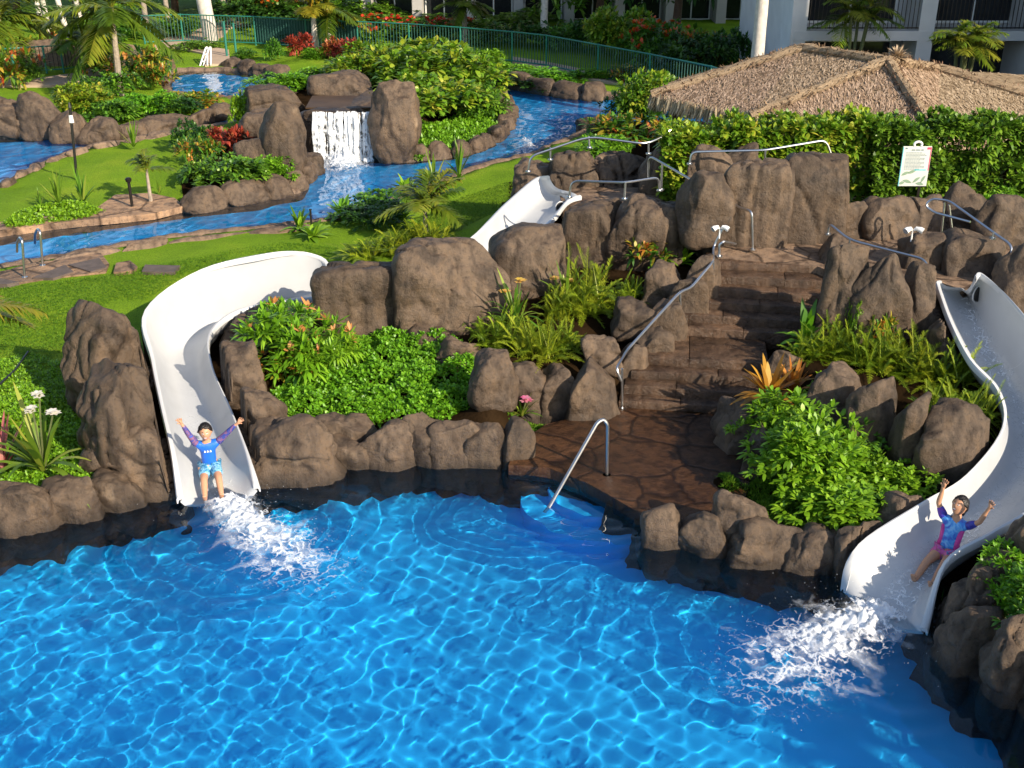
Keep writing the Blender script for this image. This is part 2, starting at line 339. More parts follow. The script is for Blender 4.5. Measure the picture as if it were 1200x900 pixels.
# ---------------------------------------------------------------- water
def water_mat(name, deep=1.0):
    m, nt, b = nodes(name); b.inputs['Base Color'].default_value = (1, 1, 1, 1); b.inputs['Roughness'].default_value = 0
    b.inputs['Transmission Weight'].default_value = 1; b.inputs['IOR'].default_value = 1.33
    return m
M['water'] = water_mat('clear_water')
sun_dir = Vector((math.cos(R(29)) * .72, -math.cos(R(29)) * .694, math.sin(R(29))))
xs = np.linspace(-8.6, 7.2, 640); yy = np.linspace(4.6, 14.4, 440)
WX, WY = np.meshgrid(xs, yy)
spl1 = P(300, 630, 0); spl2 = P(985, 735, 0); stp = P(660, 590, 0)
calm = np.clip(1.12 - .155 * np.hypot((WX + 3.6) * .85, WY - 8.0), .17, 1.0)
W = calm * (.0055 * nz(WX, WY, .85, 2) + .0028 * nz(WX, WY, .40, 3) + .0012 * nz(WX, WY, .2, 4)) + .0016 * nz(WX, WY, .30, 5) * np.clip((WX + 2) / 3, 0, 1)
for s_, A_, wl, r0 in ((spl1, .006, .42, 1.5), (spl2, .007, .40, 1.3), (stp, .003, .26, 1.2)):
    d = np.hypot(WX - s_.x, WY - s_.y) + .12 * nz(WX, WY, 1.3, 5)
    W += A_ * np.exp(-((d - .5) / r0) ** 2) * np.sin(2 * math.pi * d / wl) + A_ * .5 * np.exp(-(d / (r0 * .7)) ** 2) * nz(WX, WY, .3, 1)
V = np.stack([WX, WY, W], -1).reshape(-1, 3); nr, nc = WX.shape; idx = np.arange(nr * nc).reshape(nr, nc)
Q = np.stack([idx[:-1, :-1], idx[:-1, 1:], idx[1:, 1:], idx[1:, :-1]], -1).reshape(-1, 4)
cx = V[Q, 0].mean(1); cy = V[Q, 1].mean(1)
keep = inside(pool, cx, cy) | (dist_poly(pool, cx, cy) < .25)
Q = Q[keep]; u, inv = np.unique(Q, return_inverse=True)
ow = struct('pool_water', mesh_np('pool_water', V[u], inv.reshape(Q.shape), M['water'])); ow.cycles.is_caustics_caster = True

def river_surface(name, poly, step, amp, wl):
    A = np.array([tuple(p) for p in poly]); x0, y0 = A.min(0) - .3; x1, y1 = A.max(0) + .3; x0 = max(x0, -19)
    X, Y = np.meshgrid(np.arange(x0, x1, step), np.arange(y0, y1, step))
    Zw = ZR + amp * (nz(X * 1, Y * .75, wl, 2) + .5 * nz(X, Y, wl * .45, 4))
    V = np.stack([X, Y, Zw], -1).reshape(-1, 3); nr, nc = X.shape; idx = np.arange(nr * nc).reshape(nr, nc)
    Q = np.stack([idx[:-1, :-1], idx[:-1, 1:], idx[1:, 1:], idx[1:, :-1]], -1).reshape(-1, 4)
    k = inside(poly, V[Q, 0].mean(1), V[Q, 1].mean(1)) | (dist_poly(poly, V[Q, 0].mean(1), V[Q, 1].mean(1)) < .2); Q = Q[k]; u, inv = np.unique(Q, return_inverse=True)
    o = struct(name, mesh_np(name, V[u], inv.reshape(Q.shape), M['water'])); o.cycles.is_caustics_caster = True
river_surface('river_water', river, .07, .008, .8); river_surface('river_water', river2, .09, .010, .8); river_surface('river_water', river3, .1, .009, .7)

def plaster(name, col):
    m, nt, b = nodes(name); geo = N(nt, 'ShaderNodeNewGeometry'); n = N(nt, 'ShaderNodeTexNoise', Scale=.5, Detail=4.0); L(nt, geo.outputs['Position'], n.inputs['Vector'])
    L(nt, ramp(nt, n.outputs[0], [(.3, tuple(c * .85 for c in col)), (.7, tuple(c * 1.12 for c in col))]), b.inputs['Base Color']); b.inputs['Roughness'].default_value = .7
    return m
M['plaster'] = plaster('blue_pool_plaster', (.0, .40, .87)); M['plaster2'] = plaster('blue_river_plaster', (.006, .28, .68)); M['plaster3'] = plaster('pale_blue_steps', (.0, .40, .87))
g = MB(); g.v = [(-12, 3, -1.1), (9, 3, -1.1), (9, 16, -1.1), (-12, 16, -1.1)]; g.f = [(0, 1, 2, 3)]
o = g.build('pool_floor', M['plaster']); o['kind'] = 'structure'; o.cycles.is_caustics_receiver = True
g = MB(); g.v = [(-26, 19, -.32), (12, 19, -.32), (12, 48, -.32), (-26, 48, -.32)]; g.f = [(0, 1, 2, 3)]
o = g.build('river_bed', M['plaster2']); o['kind'] = 'structure'; o.cycles.is_caustics_receiver = True
# basin walls with an uneven rock top
def edge_strip(name, poly, zb, zt, width, m, step=.12, seed=0, dips=()):
    pts = []; n = len(poly); area = sum(poly[i][0] * poly[(i + 1) % n][1] - poly[(i + 1) % n][0] * poly[i][1] for i in range(n))
    for i in range(n):
        a, b = Vector(poly[i]), Vector(poly[(i + 1) % n]); k = max(1, int((b - a).length / step))
        for j in range(k): pts.append(a.lerp(b, j / k))
    A = np.array([tuple(p) for p in pts]); sgn = 1 if area > 0 else -1
    for _ in range(3): A = (np.roll(A, 1, 0) + A * 2 + np.roll(A, -1, 0)) / 4
    t = np.roll(A, -1, 0) - np.roll(A, 1, 0); t /= np.linalg.norm(t, axis=1, keepdims=True) + 1e-9
    nrm = np.stack([t[:, 1], -t[:, 0]], 1) * sgn
    w1 = nz(A[:, 0], A[:, 1], .9, seed)[:, None]; w2 = nz(A[:, 0], A[:, 1], .5, seed + 1)
    prof = [(-.10, zb), (-.05, zb * .5), (-.02, zt * .2 + (.0 if zt < .2 else .22)), (0, zt - .05), (.05, zt), (width * .5, zt + .02), (width, zt - .02), (width + .03, zt - .3)]
    V = []; dip = np.zeros(len(A))
    for ln in dips: dip = np.maximum(dip, np.clip((.75 - dist_poly(ln, A[:, 0], A[:, 1], False)) / .2, 0, 1) * .5)
    rough_ = (.11 * nz(A[:, 0], A[:, 1], .42, seed + 2) * (zt < .2))[:, None]
    for k, (o_, z_) in enumerate(prof):
        q = A + nrm * (o_ + .035 * w1 * (1 if 0 < k < 7 else 0) - rough_ * (1.6, 1.2, .8, 0, 0, 0, 0, 0)[k]); zz = np.full(len(A), z_) + (.025 * w2 if 2 < k < 7 else 0); V.append(np.column_stack([q, zz - (dip if k > 1 else 0)]))
    V = np.concatenate(V); n = len(A); F = []
    i = np.arange(n); j = (i + 1) % n
    for k in range(len(prof) - 1): F.append(np.stack([k * n + i, k * n + j, (k + 1) * n + j, (k + 1) * n + i], 1))
    F = np.concatenate(F)
    if sgn < 0: F = F[:, ::-1]
    o = struct(name, mesh_np(name, V, F, m)); o.cycles.is_caustics_receiver = True; return o
edge_strip('pool_edge', pool, -1.5, .09, .34, M['rock_dark'], seed=0, dips=[[P(*q) for q in LS_BED[10:]], [P(*q) for q in RS_BED[6:]]])
edge_strip('river_edge', river, -.45, .42, .30, M['rock_tan'], seed=1)
edge_strip('river_edge', river2, -.45, .42, .30, M['rock_tan'], seed=2)
edge_strip('river_edge', river3, -.45, .42, .30, M['rock_tan'], seed=3)
# entry steps under the water below the stone landing
c0 = P(722, 556, 0)
for k in range(2):
    g = MB(); r_ = .80 + .34 * k; z = -.42 - .28 * k; v = []; n = 40
    for i in range(n + 1):
        a = R(150 + 130 * i / n); v.append((c0.x + 1.15 * r_ * math.cos(a), c0.y + r_ * math.sin(a)))
    base = [(x, y, z) for x, y in v]; low = [(x, y, -1.4) for x, y in v]
    g.v = base + low + [(c0.x, c0.y, z)]; m_ = n + 1
    g.f = [(i, i + 1, 2 * m_) for i in range(n)] + [(m_ + i, m_ + i + 1, i + 1, i) for i in range(n)]
    o = g.build('pool_entry_step', M['plaster3']); o['kind'] = 'structure'; o.cycles.is_caustics_receiver = True

# ---------------------------------------------------------------- light, sky, camera
l = bpy.data.lights.new('sun', 'SUN'); l.energy = 4.6; l.angle = R(.5); l.color = (1, .86, .67); l.cycles.is_caustics_light = True
s = bpy.data.objects.new('sun', l); C.objects.link(s); s.rotation_euler = sun_dir.to_track_quat('Z', 'Y').to_euler()
w = bpy.data.worlds.new('World'); SC.world = w; w.use_nodes = True
sk = w.node_tree.nodes.new('ShaderNodeTexSky'); sk.sky_type = 'NISHITA'; sk.sun_disc = False
sk.sun_elevation = R(29); sk.sun_rotation = math.atan2(sun_dir.x, sun_dir.y)
bg = w.node_tree.nodes['Background']; bg.inputs[1].default_value = .12; w.node_tree.links.new(sk.outputs[0], bg.inputs[0])
cam = bpy.data.cameras.new('camera'); cam.sensor_width = 36; cam.lens = 36 * FPX / 1200; cam.clip_end = 2000
co = bpy.data.objects.new('camera', cam); C.objects.link(co); co.location = (0, 0, CH); co.rotation_euler = (R(90) - TH, 0, 0)
SC.camera = co
SC.view_settings.view_transform = 'Standard'; SC.view_settings.look = 'None'; SC.view_settings.exposure = .76; SC.view_settings.gamma = 1
SC.cycles.use_denoising = True; SC.cycles.max_bounces = 10; SC.cycles.transparent_max_bounces = 16; SC.cycles.sample_clamp_indirect = 6
# ================================================================ ROCKS
_CS = {}
def cube_sphere(n):
    if n in _CS: return _CS[n]
    t = np.tan(np.linspace(-1, 1, n + 1) * math.pi / 4); a, b = np.meshgrid(t, t); o = np.ones_like(a)
    faces = [(o, a, b), (-o, b, a), (b, o, a), (a, -o, b), (a, b, o), (b, a, -o)]
    V = np.concatenate([np.stack(fc, -1).reshape(-1, 3) for fc in faces])
    i = np.arange((n + 1) ** 2).reshape(n + 1, n + 1); q = np.stack([i[:-1, :-1], i[:-1, 1:], i[1:, 1:], i[1:, :-1]], -1).reshape(-1, 4)
    Q = np.concatenate([q + k * (n + 1) ** 2 for k in range(6)])
    key = np.round(V * 1e5).astype(np.int64); _, first, inv = np.unique(key, axis=0, return_index=True, return_inverse=True)
    V = V[first]; Q = inv.ravel()[Q]; D = V / np.linalg.norm(V, axis=1, keepdims=True)
    c = V[Q].mean(1); nn = np.cross(V[Q[:, 1]] - V[Q[:, 0]], V[Q[:, 3]] - V[Q[:, 0]]); fl = (nn * c).sum(1) < 0; Q[fl] = Q[fl][:, ::-1]
    _CS[n] = (V, D, Q); return _CS[n]
def rock_shape(n, seed, dims, p=4.0, amp=.16, cuts=6, groove=0.0):
    rs = np.random.RandomState(seed); V, D, Q = cube_sphere(n)
    q = D / (np.abs(D) ** p).sum(1, keepdims=True) ** (1 / p)
    for _ in range(cuts):                              # broken facets
        nn = rs.normal(size=3); nn[2] = abs(nn[2]) * .8; nn /= np.linalg.norm(nn); h = rs.uniform(.64, 1.0)
        d = q @ nn - h; q = q - np.where(d > 0, d, 0)[:, None] * nn * rs.uniform(.7, .98)
    S = np.array(dims) / 2; off = Vector((seed * 3.17 % 50, seed * 1.31 % 50, seed * .77 % 50)); k = 1.0 / max(.35, float(np.mean(S)))
    out = q * S; a = amp * float(min(S[0], S[1], S[2] * 1.3))
    for i in range(len(out)):
        w = Vector(out[i]) * k
        h = noise.noise(w * .95 + off) * 1.1 + noise.noise(w * 2.1 + off) * .38 + noise.noise(w * 4.6 - off) * .13 + noise.noise(w * 10 + off) * .05 - max(0, .10 - abs(noise.noise(w * 1.05 - off))) * 4.0
        vd = noise.voronoi(w * 1.25 + off)[0]; h += min(.35, vd[1] - vd[0]) * 1.0 - .22
        if groove: h -= groove * max(0, 1 - abs(noise.noise(Vector((w.x * 2.2, w.y * 2.2, w.z * .35)) + off)) * 9) * 2
        out[i] += D[i] * h * a
    return out, Q
from mathutils import kdtree
def chute(bed, out, inn, k=6):
    B = spline([P(*q) for q in bed], k); O = spline([P(*q) for q in out], k); I = spline([P(*q) for q in inn], k); ss = np.linspace(0, 1, 9); prs = []
    for i in range(len(B)):
        pts = []
        for s in ss[::-1]: pts.append((*(B[i][:2] + (O[i] - B[i])[:2] * s ** .85), B[i][2] + (O[i] - B[i])[2] * s ** 3.0))
        for s in ss[1:]: pts.append((*(B[i][:2] + (I[i] - B[i])[:2] * s ** .85), B[i][2] + (I[i] - B[i])[2] * s ** 3.0))
        prs.append(np.array(pts))
    return prs
_cl = []
for _p in (chute(LS_BED, LS_OUT, LS_INN, 10), chute(RS_BED, RS_OUT, RS_INN, 10)):
    for q in _p:
        for side, nb in ((0, 3), (-1, -4)):
            d = q[side] - q[8]; d[2] = 0; d /= np.linalg.norm(d) + 1e-6
            for e in (.04, .09): _cl.append((*(q[side] + d * e)[:2], q[side][2] - .06))
        _cl += [(a[0], a[1], a[2]) for a in q]
KD = kdtree.KDTree(len(_cl))
for i_, a in enumerate(_cl): KD.insert((a[0], a[1], 0), i_)
KD.balance()
def carve(v, loc, rz):
    ca, sa = math.cos(rz), math.sin(rz)
    for i in range(len(v)):
        x = v[i, 0] * ca - v[i, 1] * sa + loc[0]; y = v[i, 0] * sa + v[i, 1] * ca + loc[1]
        hit = KD.find_range((x, y, 0), .11)
        if hit:
            lim = min(_cl[j][2] for _, j, _ in hit) - .09 - loc[2]
            if v[i, 2] > lim: v[i, 2] = lim
    return v
RN = [0]
def rock(x0, x1, yt, yb, label, dep=.8, zb=None, m='rock', p=4.6, amp=.2, cuts=9, n=None, rz=None, groove=0, sink=.18, name='boulder', Y=None, grp=None):
    """a boulder whose front foot, width and top were measured on the photo"""
    RN[0] += 1; seed = RN[0] * 13 + 5; rs = random.Random(seed)
    cx = (x0 + x1) / 2
    f_ = P(cx, yb, zb) if zb is not None else PT(cx, yb)
    if Y is not None: f_ = PY(cx, yb, Y)
    w = (x1 - x0) / scale_at(f_); d = w * dep
    Yc = f_.y + d * .42; top = PY(cx, yt, Yc); h = max(.12, top.z - f_.z)
    w = (x1 - x0) / scale_at((0, Yc, top.z))
    bot = f_.z - sink; dims = (w * 1.22, d * 1.25, h + sink)
    if n is None: n = 12 if w < .5 else 18 if w < 1 else 26 if w < 1.8 else 34
    v, q = rock_shape(n, seed, dims, p, amp, cuts, groove)
    # keep the measured extent
    zmin, zmax = v[:, 2].min(), v[:, 2].max(); v[:, 2] = (v[:, 2] - zmin) / (zmax - zmin) * dims[2]
    if f_.z < .12:                                     # stones at the water reach down into it
        c_ = dims[2] * .3; lo_ = v[:, 2] < c_; v[lo_, 2] = c_ - (c_ - v[lo_, 2]) * (1 + .8 / c_)
        gr = 1 + .35 * np.clip((c_ - v[:, 2]) / c_, 0, 1)[:, None]; v[:, :2] = v[:, :2] * np.minimum(gr, 1.25)
    loc = (PY(cx, yb, Yc).x, Yc, bot); rz = rs.uniform(-.15, .15) if rz is None else rz
    v = carve(v, loc, rz); me = mesh_np(name, v, q, M[m])
    o = link(name, me, None, loc); o.rotation_euler = (0, 0, rz)
    return tag(o, label, 'rock', grp)

# -- left of the left slide
rock(96, 180, 352, 488, 'tall brown rock slab outside the left slide bend, casting a shadow on the lawn', .9, zb=.35, amp=.2, groove=.3, cuts=10, p=3)
rock(102, 198, 428, 562, 'largest rounded brown rock left of the boy\'s slide, below the slab at the bend', .7, zb=.2, amp=.2, groove=.3, p=3)
rock(112, 210, 488, 574, 'pitted brown rock at the pool edge directly left of the boy\'s slide mouth', .7, zb=.08, amp=.3, p=3.2)
rock(118, 180, 385, 470, 'small dark rock wedged behind the slab beside the left slide', .9, zb=.4, amp=.3)
rock(-30, 62, 566, 620, 'low brown rim rock at the far left corner of the pool', .6, zb=.05, m='rock', amp=.25)
rock(52, 118, 560, 606, 'low flat rim rock under the strappy green lily left of the slide', .6, zb=.05, amp=.25)
rock(108, 168, 553, 592, 'low rim rock between the pitted rock and the lily bed on the pool edge', .6, zb=.05, amp=.25)
# -- under and inside the left slide bend
rock(262, 316, 402, 474, 'brown ridge rock hugging the inside of the left slide, beside its narrow bend', .8, zb=.35, amp=.25, p=3)
rock(280, 336, 456, 524, 'sloping ridge rock on the right of the left slide, halfway to the water', .8, zb=.22, amp=.25, p=3)
rock(283, 385, 482, 558, 'broad low boulder at the pool edge right of the boy', .65, zb=.06, amp=.28, cuts=9, p=3)
rock(270, 330, 358, 405, 'brown rock under the near rim of the left slide bend behind the flowering shrub', .8, zb=.5, amp=.25)
rock(318, 392, 352, 400, 'dark rock under the slide end beside the large centre rocks', .8, zb=.5, amp=.25)
# -- rim below the bright ground cover
rock(372, 436, 484, 522, 'rounded rim boulder at the left foot of the bright green ground cover', .7, zb=.2, amp=.22, p=3)
rock(376, 442, 512, 547, 'low wet stone on the waterline below the rounded rim boulder', .5, zb=.03, amp=.2)
rock(428, 486, 493, 543, 'long rim boulder below the middle of the bright green ground cover', .6, zb=.05, amp=.25)
rock(470, 522, 484, 540, 'pointed rim boulder right of the middle of the bright ground cover', .7, zb=.05, amp=.25, p=3)
rock(510, 568, 490, 541, 'squat rim boulder below the right end of the bright ground cover', .6, zb=.05, amp=.25)
rock(548, 590, 493, 542, 'small rim boulder next to the upright stone at the pool corner', .7, zb=.05, amp=.25)
rock(587, 622, 490, 549, 'upright dark stone standing in the water at the corner of the wet landing', .8, zb=-.02, amp=.2, p=3.2, cuts=8)
# -- the two large centre rocks hiding the slide, and the face below its top
rock(381, 486, 306, 402, 'large square-faced brown rock left of the seam, hiding the slide behind it', .42, zb=.42, p=6, amp=.16, groove=.5, cuts=4)
rock(474, 588, 281, 398, 'large square-faced brown rock right of the seam, hiding the slide behind it', .42, zb=.48, p=6, amp=.16, groove=.5, cuts=4)
rock(580, 668, 262, 352, 'sloping brown rock face under the white upper chute of the left slide', .8, zb=.85, p=3.4, amp=.16, cuts=5)
rock(476, 536, 381, 412, 'flat tan stone at the foot of the large centre rocks above the ground cover', .8, zb=.5, amp=.25)
rock(514, 562, 394, 432, 'slanted stone stepping down from the flat tan stone', .8, zb=.5, amp=.25)
rock(553, 606, 412, 474, 'left stone of the row that holds the fern bed, next to the ground cover', .75, amp=.22, p=4)
rock(598, 640, 426, 488, 'second stone from the left in the row that holds the fern bed', .75, amp=.24, p=4)
rock(632, 676, 428, 490, 'third stone from the left in the row holding the fern bed, ridged on top', .75, amp=.24, p=4)
rock(666, 716, 424, 492, 'pale square stone at the right end of the row, under the lower stair rail', .75, zb=.1, amp=.15, p=6)
# -- stair side wall, going up
rock(718, 760, 404, 470, 'leaning stone beside the lowest stairs under the rail bend', .6, Y=15.45, amp=.22)
rock(740, 782, 384, 448, 'dark rough stone beside the stair landing under the handrail', .6, Y=15.75, amp=.25)
rock(686, 726, 392, 432, 'pointed dark stone between the fern bed and the pale square stone', .8, zb=.6, amp=.3)
rock(762, 800, 352, 410, 'brown stone at the left side of the stair landing', .6, Y=16.25, amp=.2)
rock(778, 824, 326, 392, 'tall tan stone left of the upper stairs', .6, Y=16.75, amp=.18, p=5)
rock(804, 842, 298, 366, 'tan stone at the left of the top stairs below the floodlight', .6, Y=17.1, amp=.18, p=5)
rock(754, 800, 306, 360, 'shadowed rock behind the upper stair rail, next to the red-leaved plant', .8, zb=.9, amp=.22)
rock(720, 764, 350, 392, 'low brown rock at the top edge of the fern bed by the stair rail', .8, zb=.8, amp=.22)
# -- upper rocks around the slide top
rock(664, 728, 234, 312, 'blocky brown rock below the short rail, beside the top of the left slide', .8, zb=.98, p=6, amp=.14, groove=.4, cuts=4)
rock(716, 794, 226, 316, 'wide brown rock under the right half of the short rail by the slide top', .8, zb=.98, p=5.5, amp=.16, groove=.4, cuts=4)
rock(783, 834, 240, 290, 'rounded brown boulder between the short rail and the floodlight', .85, zb=1.15, p=3, amp=.14)
rock(602, 664, 186, 240, 'left end rock of the upper ridge, carrying the curved rail above the lawn', .8, zb=1.0, p=4, amp=.16, groove=.3)
rock(650, 704, 176, 236, 'second rock of the upper ridge behind the slide top', .8, zb=1.2, p=4.5, amp=.18, groove=.5)
rock(692, 764, 176, 228, 'fluted dark rock in the middle of the upper ridge behind the short rail', .7, zb=1.3, p=5, amp=.22, groove=.9)
rock(752, 806, 170, 240, 'brown ridge rock where the sloping handrail starts', .7, zb=1.3, p=5, amp=.18, groove=.5)
rock(796, 850, 168, 262, 'tall shadowed ridge rock left of the big lit rock above the platform', .7, zb=1.4, p=5, amp=.18, groove=.5)
rock(838, 914, 186, 290, 'left half of the big flat-faced rock standing above the platform', .55, zb=1.46, p=7, amp=.12, groove=.6, cuts=3)
rock(902, 986, 180, 286, 'right half of the big flat-faced rock standing above the platform', .55, zb=1.46, p=7, amp=.12, groove=.6, cuts=3)
rock(796, 850, 200, 284, 'shadowed rock in the gap behind the sloping handrail', .6, zb=1.4, p=4, amp=.2, Y=18.3)
rock(848, 890, 168, 215, 'mossy rock top behind the big flat-faced rock near the hedge', .7, zb=1.5, Y=21.0)
# -- low wall under the sign
rock(974, 1014, 234, 282, 'left rock of the low wall between the platform and the hedge', .7, zb=1.46, p=4, amp=.16)
rock(1004, 1066, 230, 282, 'rounded rock of the low wall just left of the sign post', .7, zb=1.46, p=4, amp=.16)
rock(1058, 1104, 230, 276, 'rock of the low wall behind the sign post', .7, zb=1.46, p=4, amp=.18)
rock(1098, 1150, 214, 272, 'tall shadowed rock of the wall right of the sign, under the hedge', .7, zb=1.5, p=4, amp=.2)
rock(1140, 1200, 226, 290, 'shadowed rock below the pink-flowered plant at the right edge', .7, zb=1.5, p=4, amp=.2)
# -- right of the stairs
rock(952, 1004, 284, 402, 'dark upright rock at the right of the stairs, left of three', .8, zb=.95, p=5, amp=.16, groove=.5)
rock(992, 1052, 296, 408, 'sunlit upright rock right of the stairs, middle of three', .75, zb=.95, p=4.5, amp=.15, groove=.4)
rock(1044, 1106, 306, 400, 'rounded upright rock beside the top of the right slide, right of three', .75, zb=1.0, p=4, amp=.15, groove=.3)
rock(958, 996, 276, 318, 'low dark rock on the platform edge carrying the rail foot', .8, zb=1.35)
rock(1056, 1112, 270, 320, 'dark rock behind the right slide rail with the floodlight on it', .8, zb=1.45, Y=17.4)
rock(1104, 1172, 272, 336, 'deep-shadow rock behind the top of the right slide', .8, zb=1.4, Y=17.0)
rock(1162, 1230, 284, 372, 'brown rock at the right edge beside the top of the right slide', .8, zb=1.3, Y=16.2, amp=.16)
rock(1084, 1128, 372, 432, 'dark rock under the screen-left rim of the right slide', .9, zb=.9)
rock(1200, 1270, 380, 560, 'rock bank outside the far bend of the right slide', .9, zb=.5, Y=13.6)
# -- right planting bed
rock(840, 893, 470, 532, 'brown rock at the foot of the stairs on their right', .8, zb=.12, amp=.22, p=3.2)
rock(838, 878, 466, 500, 'small cracked rock on top of the rock at the stair foot', .8, zb=.4, amp=.25)
rock(868, 906, 500, 560, 'small dark rock under the pink flower at the right of the landing', .8, zb=.15, amp=.2)
rock(896, 940, 408, 462, 'stone beside the stairs behind the orange plant', .6, Y=15.0, amp=.2)
rock(940, 1000, 428, 502, 'dark retaining rock right of the orange plant', .7, zb=.5, amp=.2)
rock(990, 1046, 440, 530, 'middle dark retaining rock under the feathery ferns', .7, zb=.45, amp=.2)
rock(1036, 1080, 458, 552, 'dark retaining rock in shade left of the big shaded boulder', .7, zb=.4, amp=.2)
rock(1066, 1152, 474, 572, 'big shaded boulder below the ferns, against the right slide', .8, zb=.35, amp=.22, p=3.4)
rock(754, 802, 590, 642, 'first rim boulder of the right pool edge, next to the wet landing', .75, zb=-.02, amp=.22, p=3.2, m='rock')
rock(796, 850, 598, 650, 'second rim boulder of the right pool edge', .75, zb=-.02, amp=.24, p=3.2)
rock(838, 892, 578, 640, 'jagged rim boulder set back behind the right pool edge', .7, zb=.1, amp=.34, p=3)
rock(846, 926, 602, 662, 'broad cracked rim boulder right of the jagged one', .7, zb=-.02, amp=.28, p=3.2)
rock(916, 990, 618, 672, 'large dark rim boulder in the middle of the right pool edge', .7, zb=-.02, amp=.24, p=3.4)
rock(972, 1030, 622, 688, 'last dark rim boulder before the mouth of the right slide', .7, zb=-.02, amp=.22)
rock(1000, 1040, 612, 650, 'thin ridge rock along the screen-left rim of the right slide, lower one', .8, zb=.3, amp=.2)
rock(1030, 1078, 580, 618, 'thin ridge rock along the screen-left rim of the right slide, upper one', .8, zb=.35, amp=.2)
# -- right of the right slide
rock(1104, 1168, 666, 758, 'brown grooved rock right of the mouth of the right slide', .8, zb=-.05, amp=.3, groove=.4, p=3)
rock(1102, 1168, 716, 788, 'low dark rim rock between the right slide mouth and the lower right corner', .7, zb=.0, amp=.25)
rock(1150, 1226, 728, 832, 'dark rock at the pool edge in the lower right corner', .8, zb=-.05, amp=.28, groove=.3, p=3)
rock(1180, 1270, 606, 690, 'brown rock beside the right slide at the right edge of the photo', .8, zb=.5, amp=.25, p=3)
rock(1136, 1180, 648, 706, 'lit ridge rock under the screen-right rim of the right slide', .8, zb=.35, amp=.25, p=3)
rock(1212, 1310, 766, 884, 'dark rock bank in the lowest right corner of the pool', .8, zb=-.05, amp=.25, p=3)
# -- waterfall island and river
rock(286, 338, 128, 162, 'rounded grey rock at the upper left of the waterfall', .8, zb=1.15, p=3, amp=.12, Y=29.6, name='boulder')
rock(314, 360, 118, 212, 'tall rounded rock pillar at the left side of the waterfall', .9, zb=.35, p=3, amp=.14)
rock(284, 346, 158, 208, 'smooth round boulder left of the waterfall pillar', .8, zb=.45, p=3, amp=.12)
rock(440, 488, 94, 192, 'big leaning rock at the right side of the waterfall', .9, zb=.3, p=3, amp=.16, cuts=7)
rock(362, 440, 126, 196, 'dark rock ledge behind the falling water', .5, zb=.25, p=6, amp=.08, m='rock_dark', Y=30.6)
rock(290, 352, 100, 132, 'low brown rock on the far rim of the waterfall basin', .8, zb=1.3, amp=.15, Y=33)
rock(370, 430, 82, 112, 'flat brown rock behind the waterfall basin', .8, zb=1.4, amp=.15, Y=34)
rock(-40, 40, 112, 160, 'long brown rock bank of the back pool at the left edge', .6, zb=.35, p=5, amp=.15, groove=.4)
rock(30, 74, 106, 162, 'tall rounded rock of the back pool bank, left of the shrubs', .6, zb=.35, p=4, amp=.15)
rock(66, 104, 130, 166, 'low rock in front of the back pool shrubs, left one', .7, zb=.35, amp=.15)
rock(98, 140, 136, 166, 'low rock in front of the back pool shrubs, right one', .7, zb=.35, amp=.15)
rock(680, 716, 136, 158, 'dark lava rocks at the river bend beside the lawn point', .8, zb=.25, amp=.3, m='rock_dark')
# -- runs of rim stones (copies of eight shapes)
RIMS = []
for k in range(8):
    v, q = rock_shape(10, 900 + k, (1, 1, 1), 3.6, .2, 6); v[:, 2] -= v[:, 2].min(); RIMS.append({c: mesh_np('rim_stone', v, q, M[c]) for c in ('rock', 'rock_tan', 'rock_dark')})
def rim_run(px, z, length, depth, height, label, grp, m='rock_tan', seed=1, skip=()):
    rs = random.Random(seed); pts = spline([P(a, b, z) for a, b in px], 12); acc = 0; last = Vector(pts[0]); nxt = length * rs.uniform(.7, 1.2)
    for p_ in pts[1:]:
        p_ = Vector(p_); d = (p_ - last)
        while d.length >= nxt:
            q = last + d.normalized() * nxt; ll = nxt; c = last.lerp(q, .5); ang = math.atan2(d.y, d.x)
            o = link('rim_stone', rs.choice(RIMS)[m], None, (c.x, c.y, z - .2)); o.rotation_euler = (0, 0, ang + rs.uniform(-.06, .06) + rs.choice((0, math.pi)))
            o.scale = (ll * 1.1, depth * rs.uniform(.85, 1.15), (height + .2) * rs.uniform(.85, 1.12)); tag(o, label, 'rock', grp)
            last = q; nxt = length * rs.uniform(.7, 1.3); d = p_ - last
rim_run([(214, 246), (255, 239), (300, 233), (340, 222), (358, 208), (366, 196)], .35, .9, .7, .42, 'smooth brown rim stone along the river below the red-leaved plants', 'rim stones below the red plants', 'rock', 2)
rim_run([(-20, 274), (40, 266), (90, 259), (140, 252), (214, 241)], .34, 1.2, .4, .16, 'low tan kerb stone on the far bank of the near river channel', 'kerb stones on the island bank', 'rock_tan', 3)
rim_run([(0, 322), (60, 311), (120, 300), (200, 287), (330, 273), (400, 266)], .36, 1.3, .32, .12, 'low tan kerb stone on the lawn side of the near river channel', 'kerb stones on the lawn bank', 'rock_tan', 4)
rim_run([(466, 188), (500, 186), (545, 180), (580, 164), (597, 142), (592, 124), (580, 112)], .3, .8, .6, .36, 'brown rim stone curving round the hedge island in the river', 'rim stones round the hedge island', 'rock', 5)
rim_run([(576, 97), (600, 101), (630, 108), (660, 112), (690, 116), (740, 117)], .32, 1.0, .8, .5, 'dark boulder on the far bank of the river below the green fence', 'boulders on the far river bank', 'rock', 6)
rim_run([(0, 224), (45, 198), (105, 177), (160, 167), (215, 157)], .34, 1.0, .4, .18, 'low rim stone on the back edge of the island lawn', 'rim stones on the back edge of the island lawn', 'rock_tan', 7)
rim_run([(136, 160), (170, 155), (215, 148), (250, 138), (275, 128)], .34, 1.1, .8, .4, 'low brown rock on the far bank behind the island lawn', 'rocks on the far bank behind the island lawn', 'rock', 8)
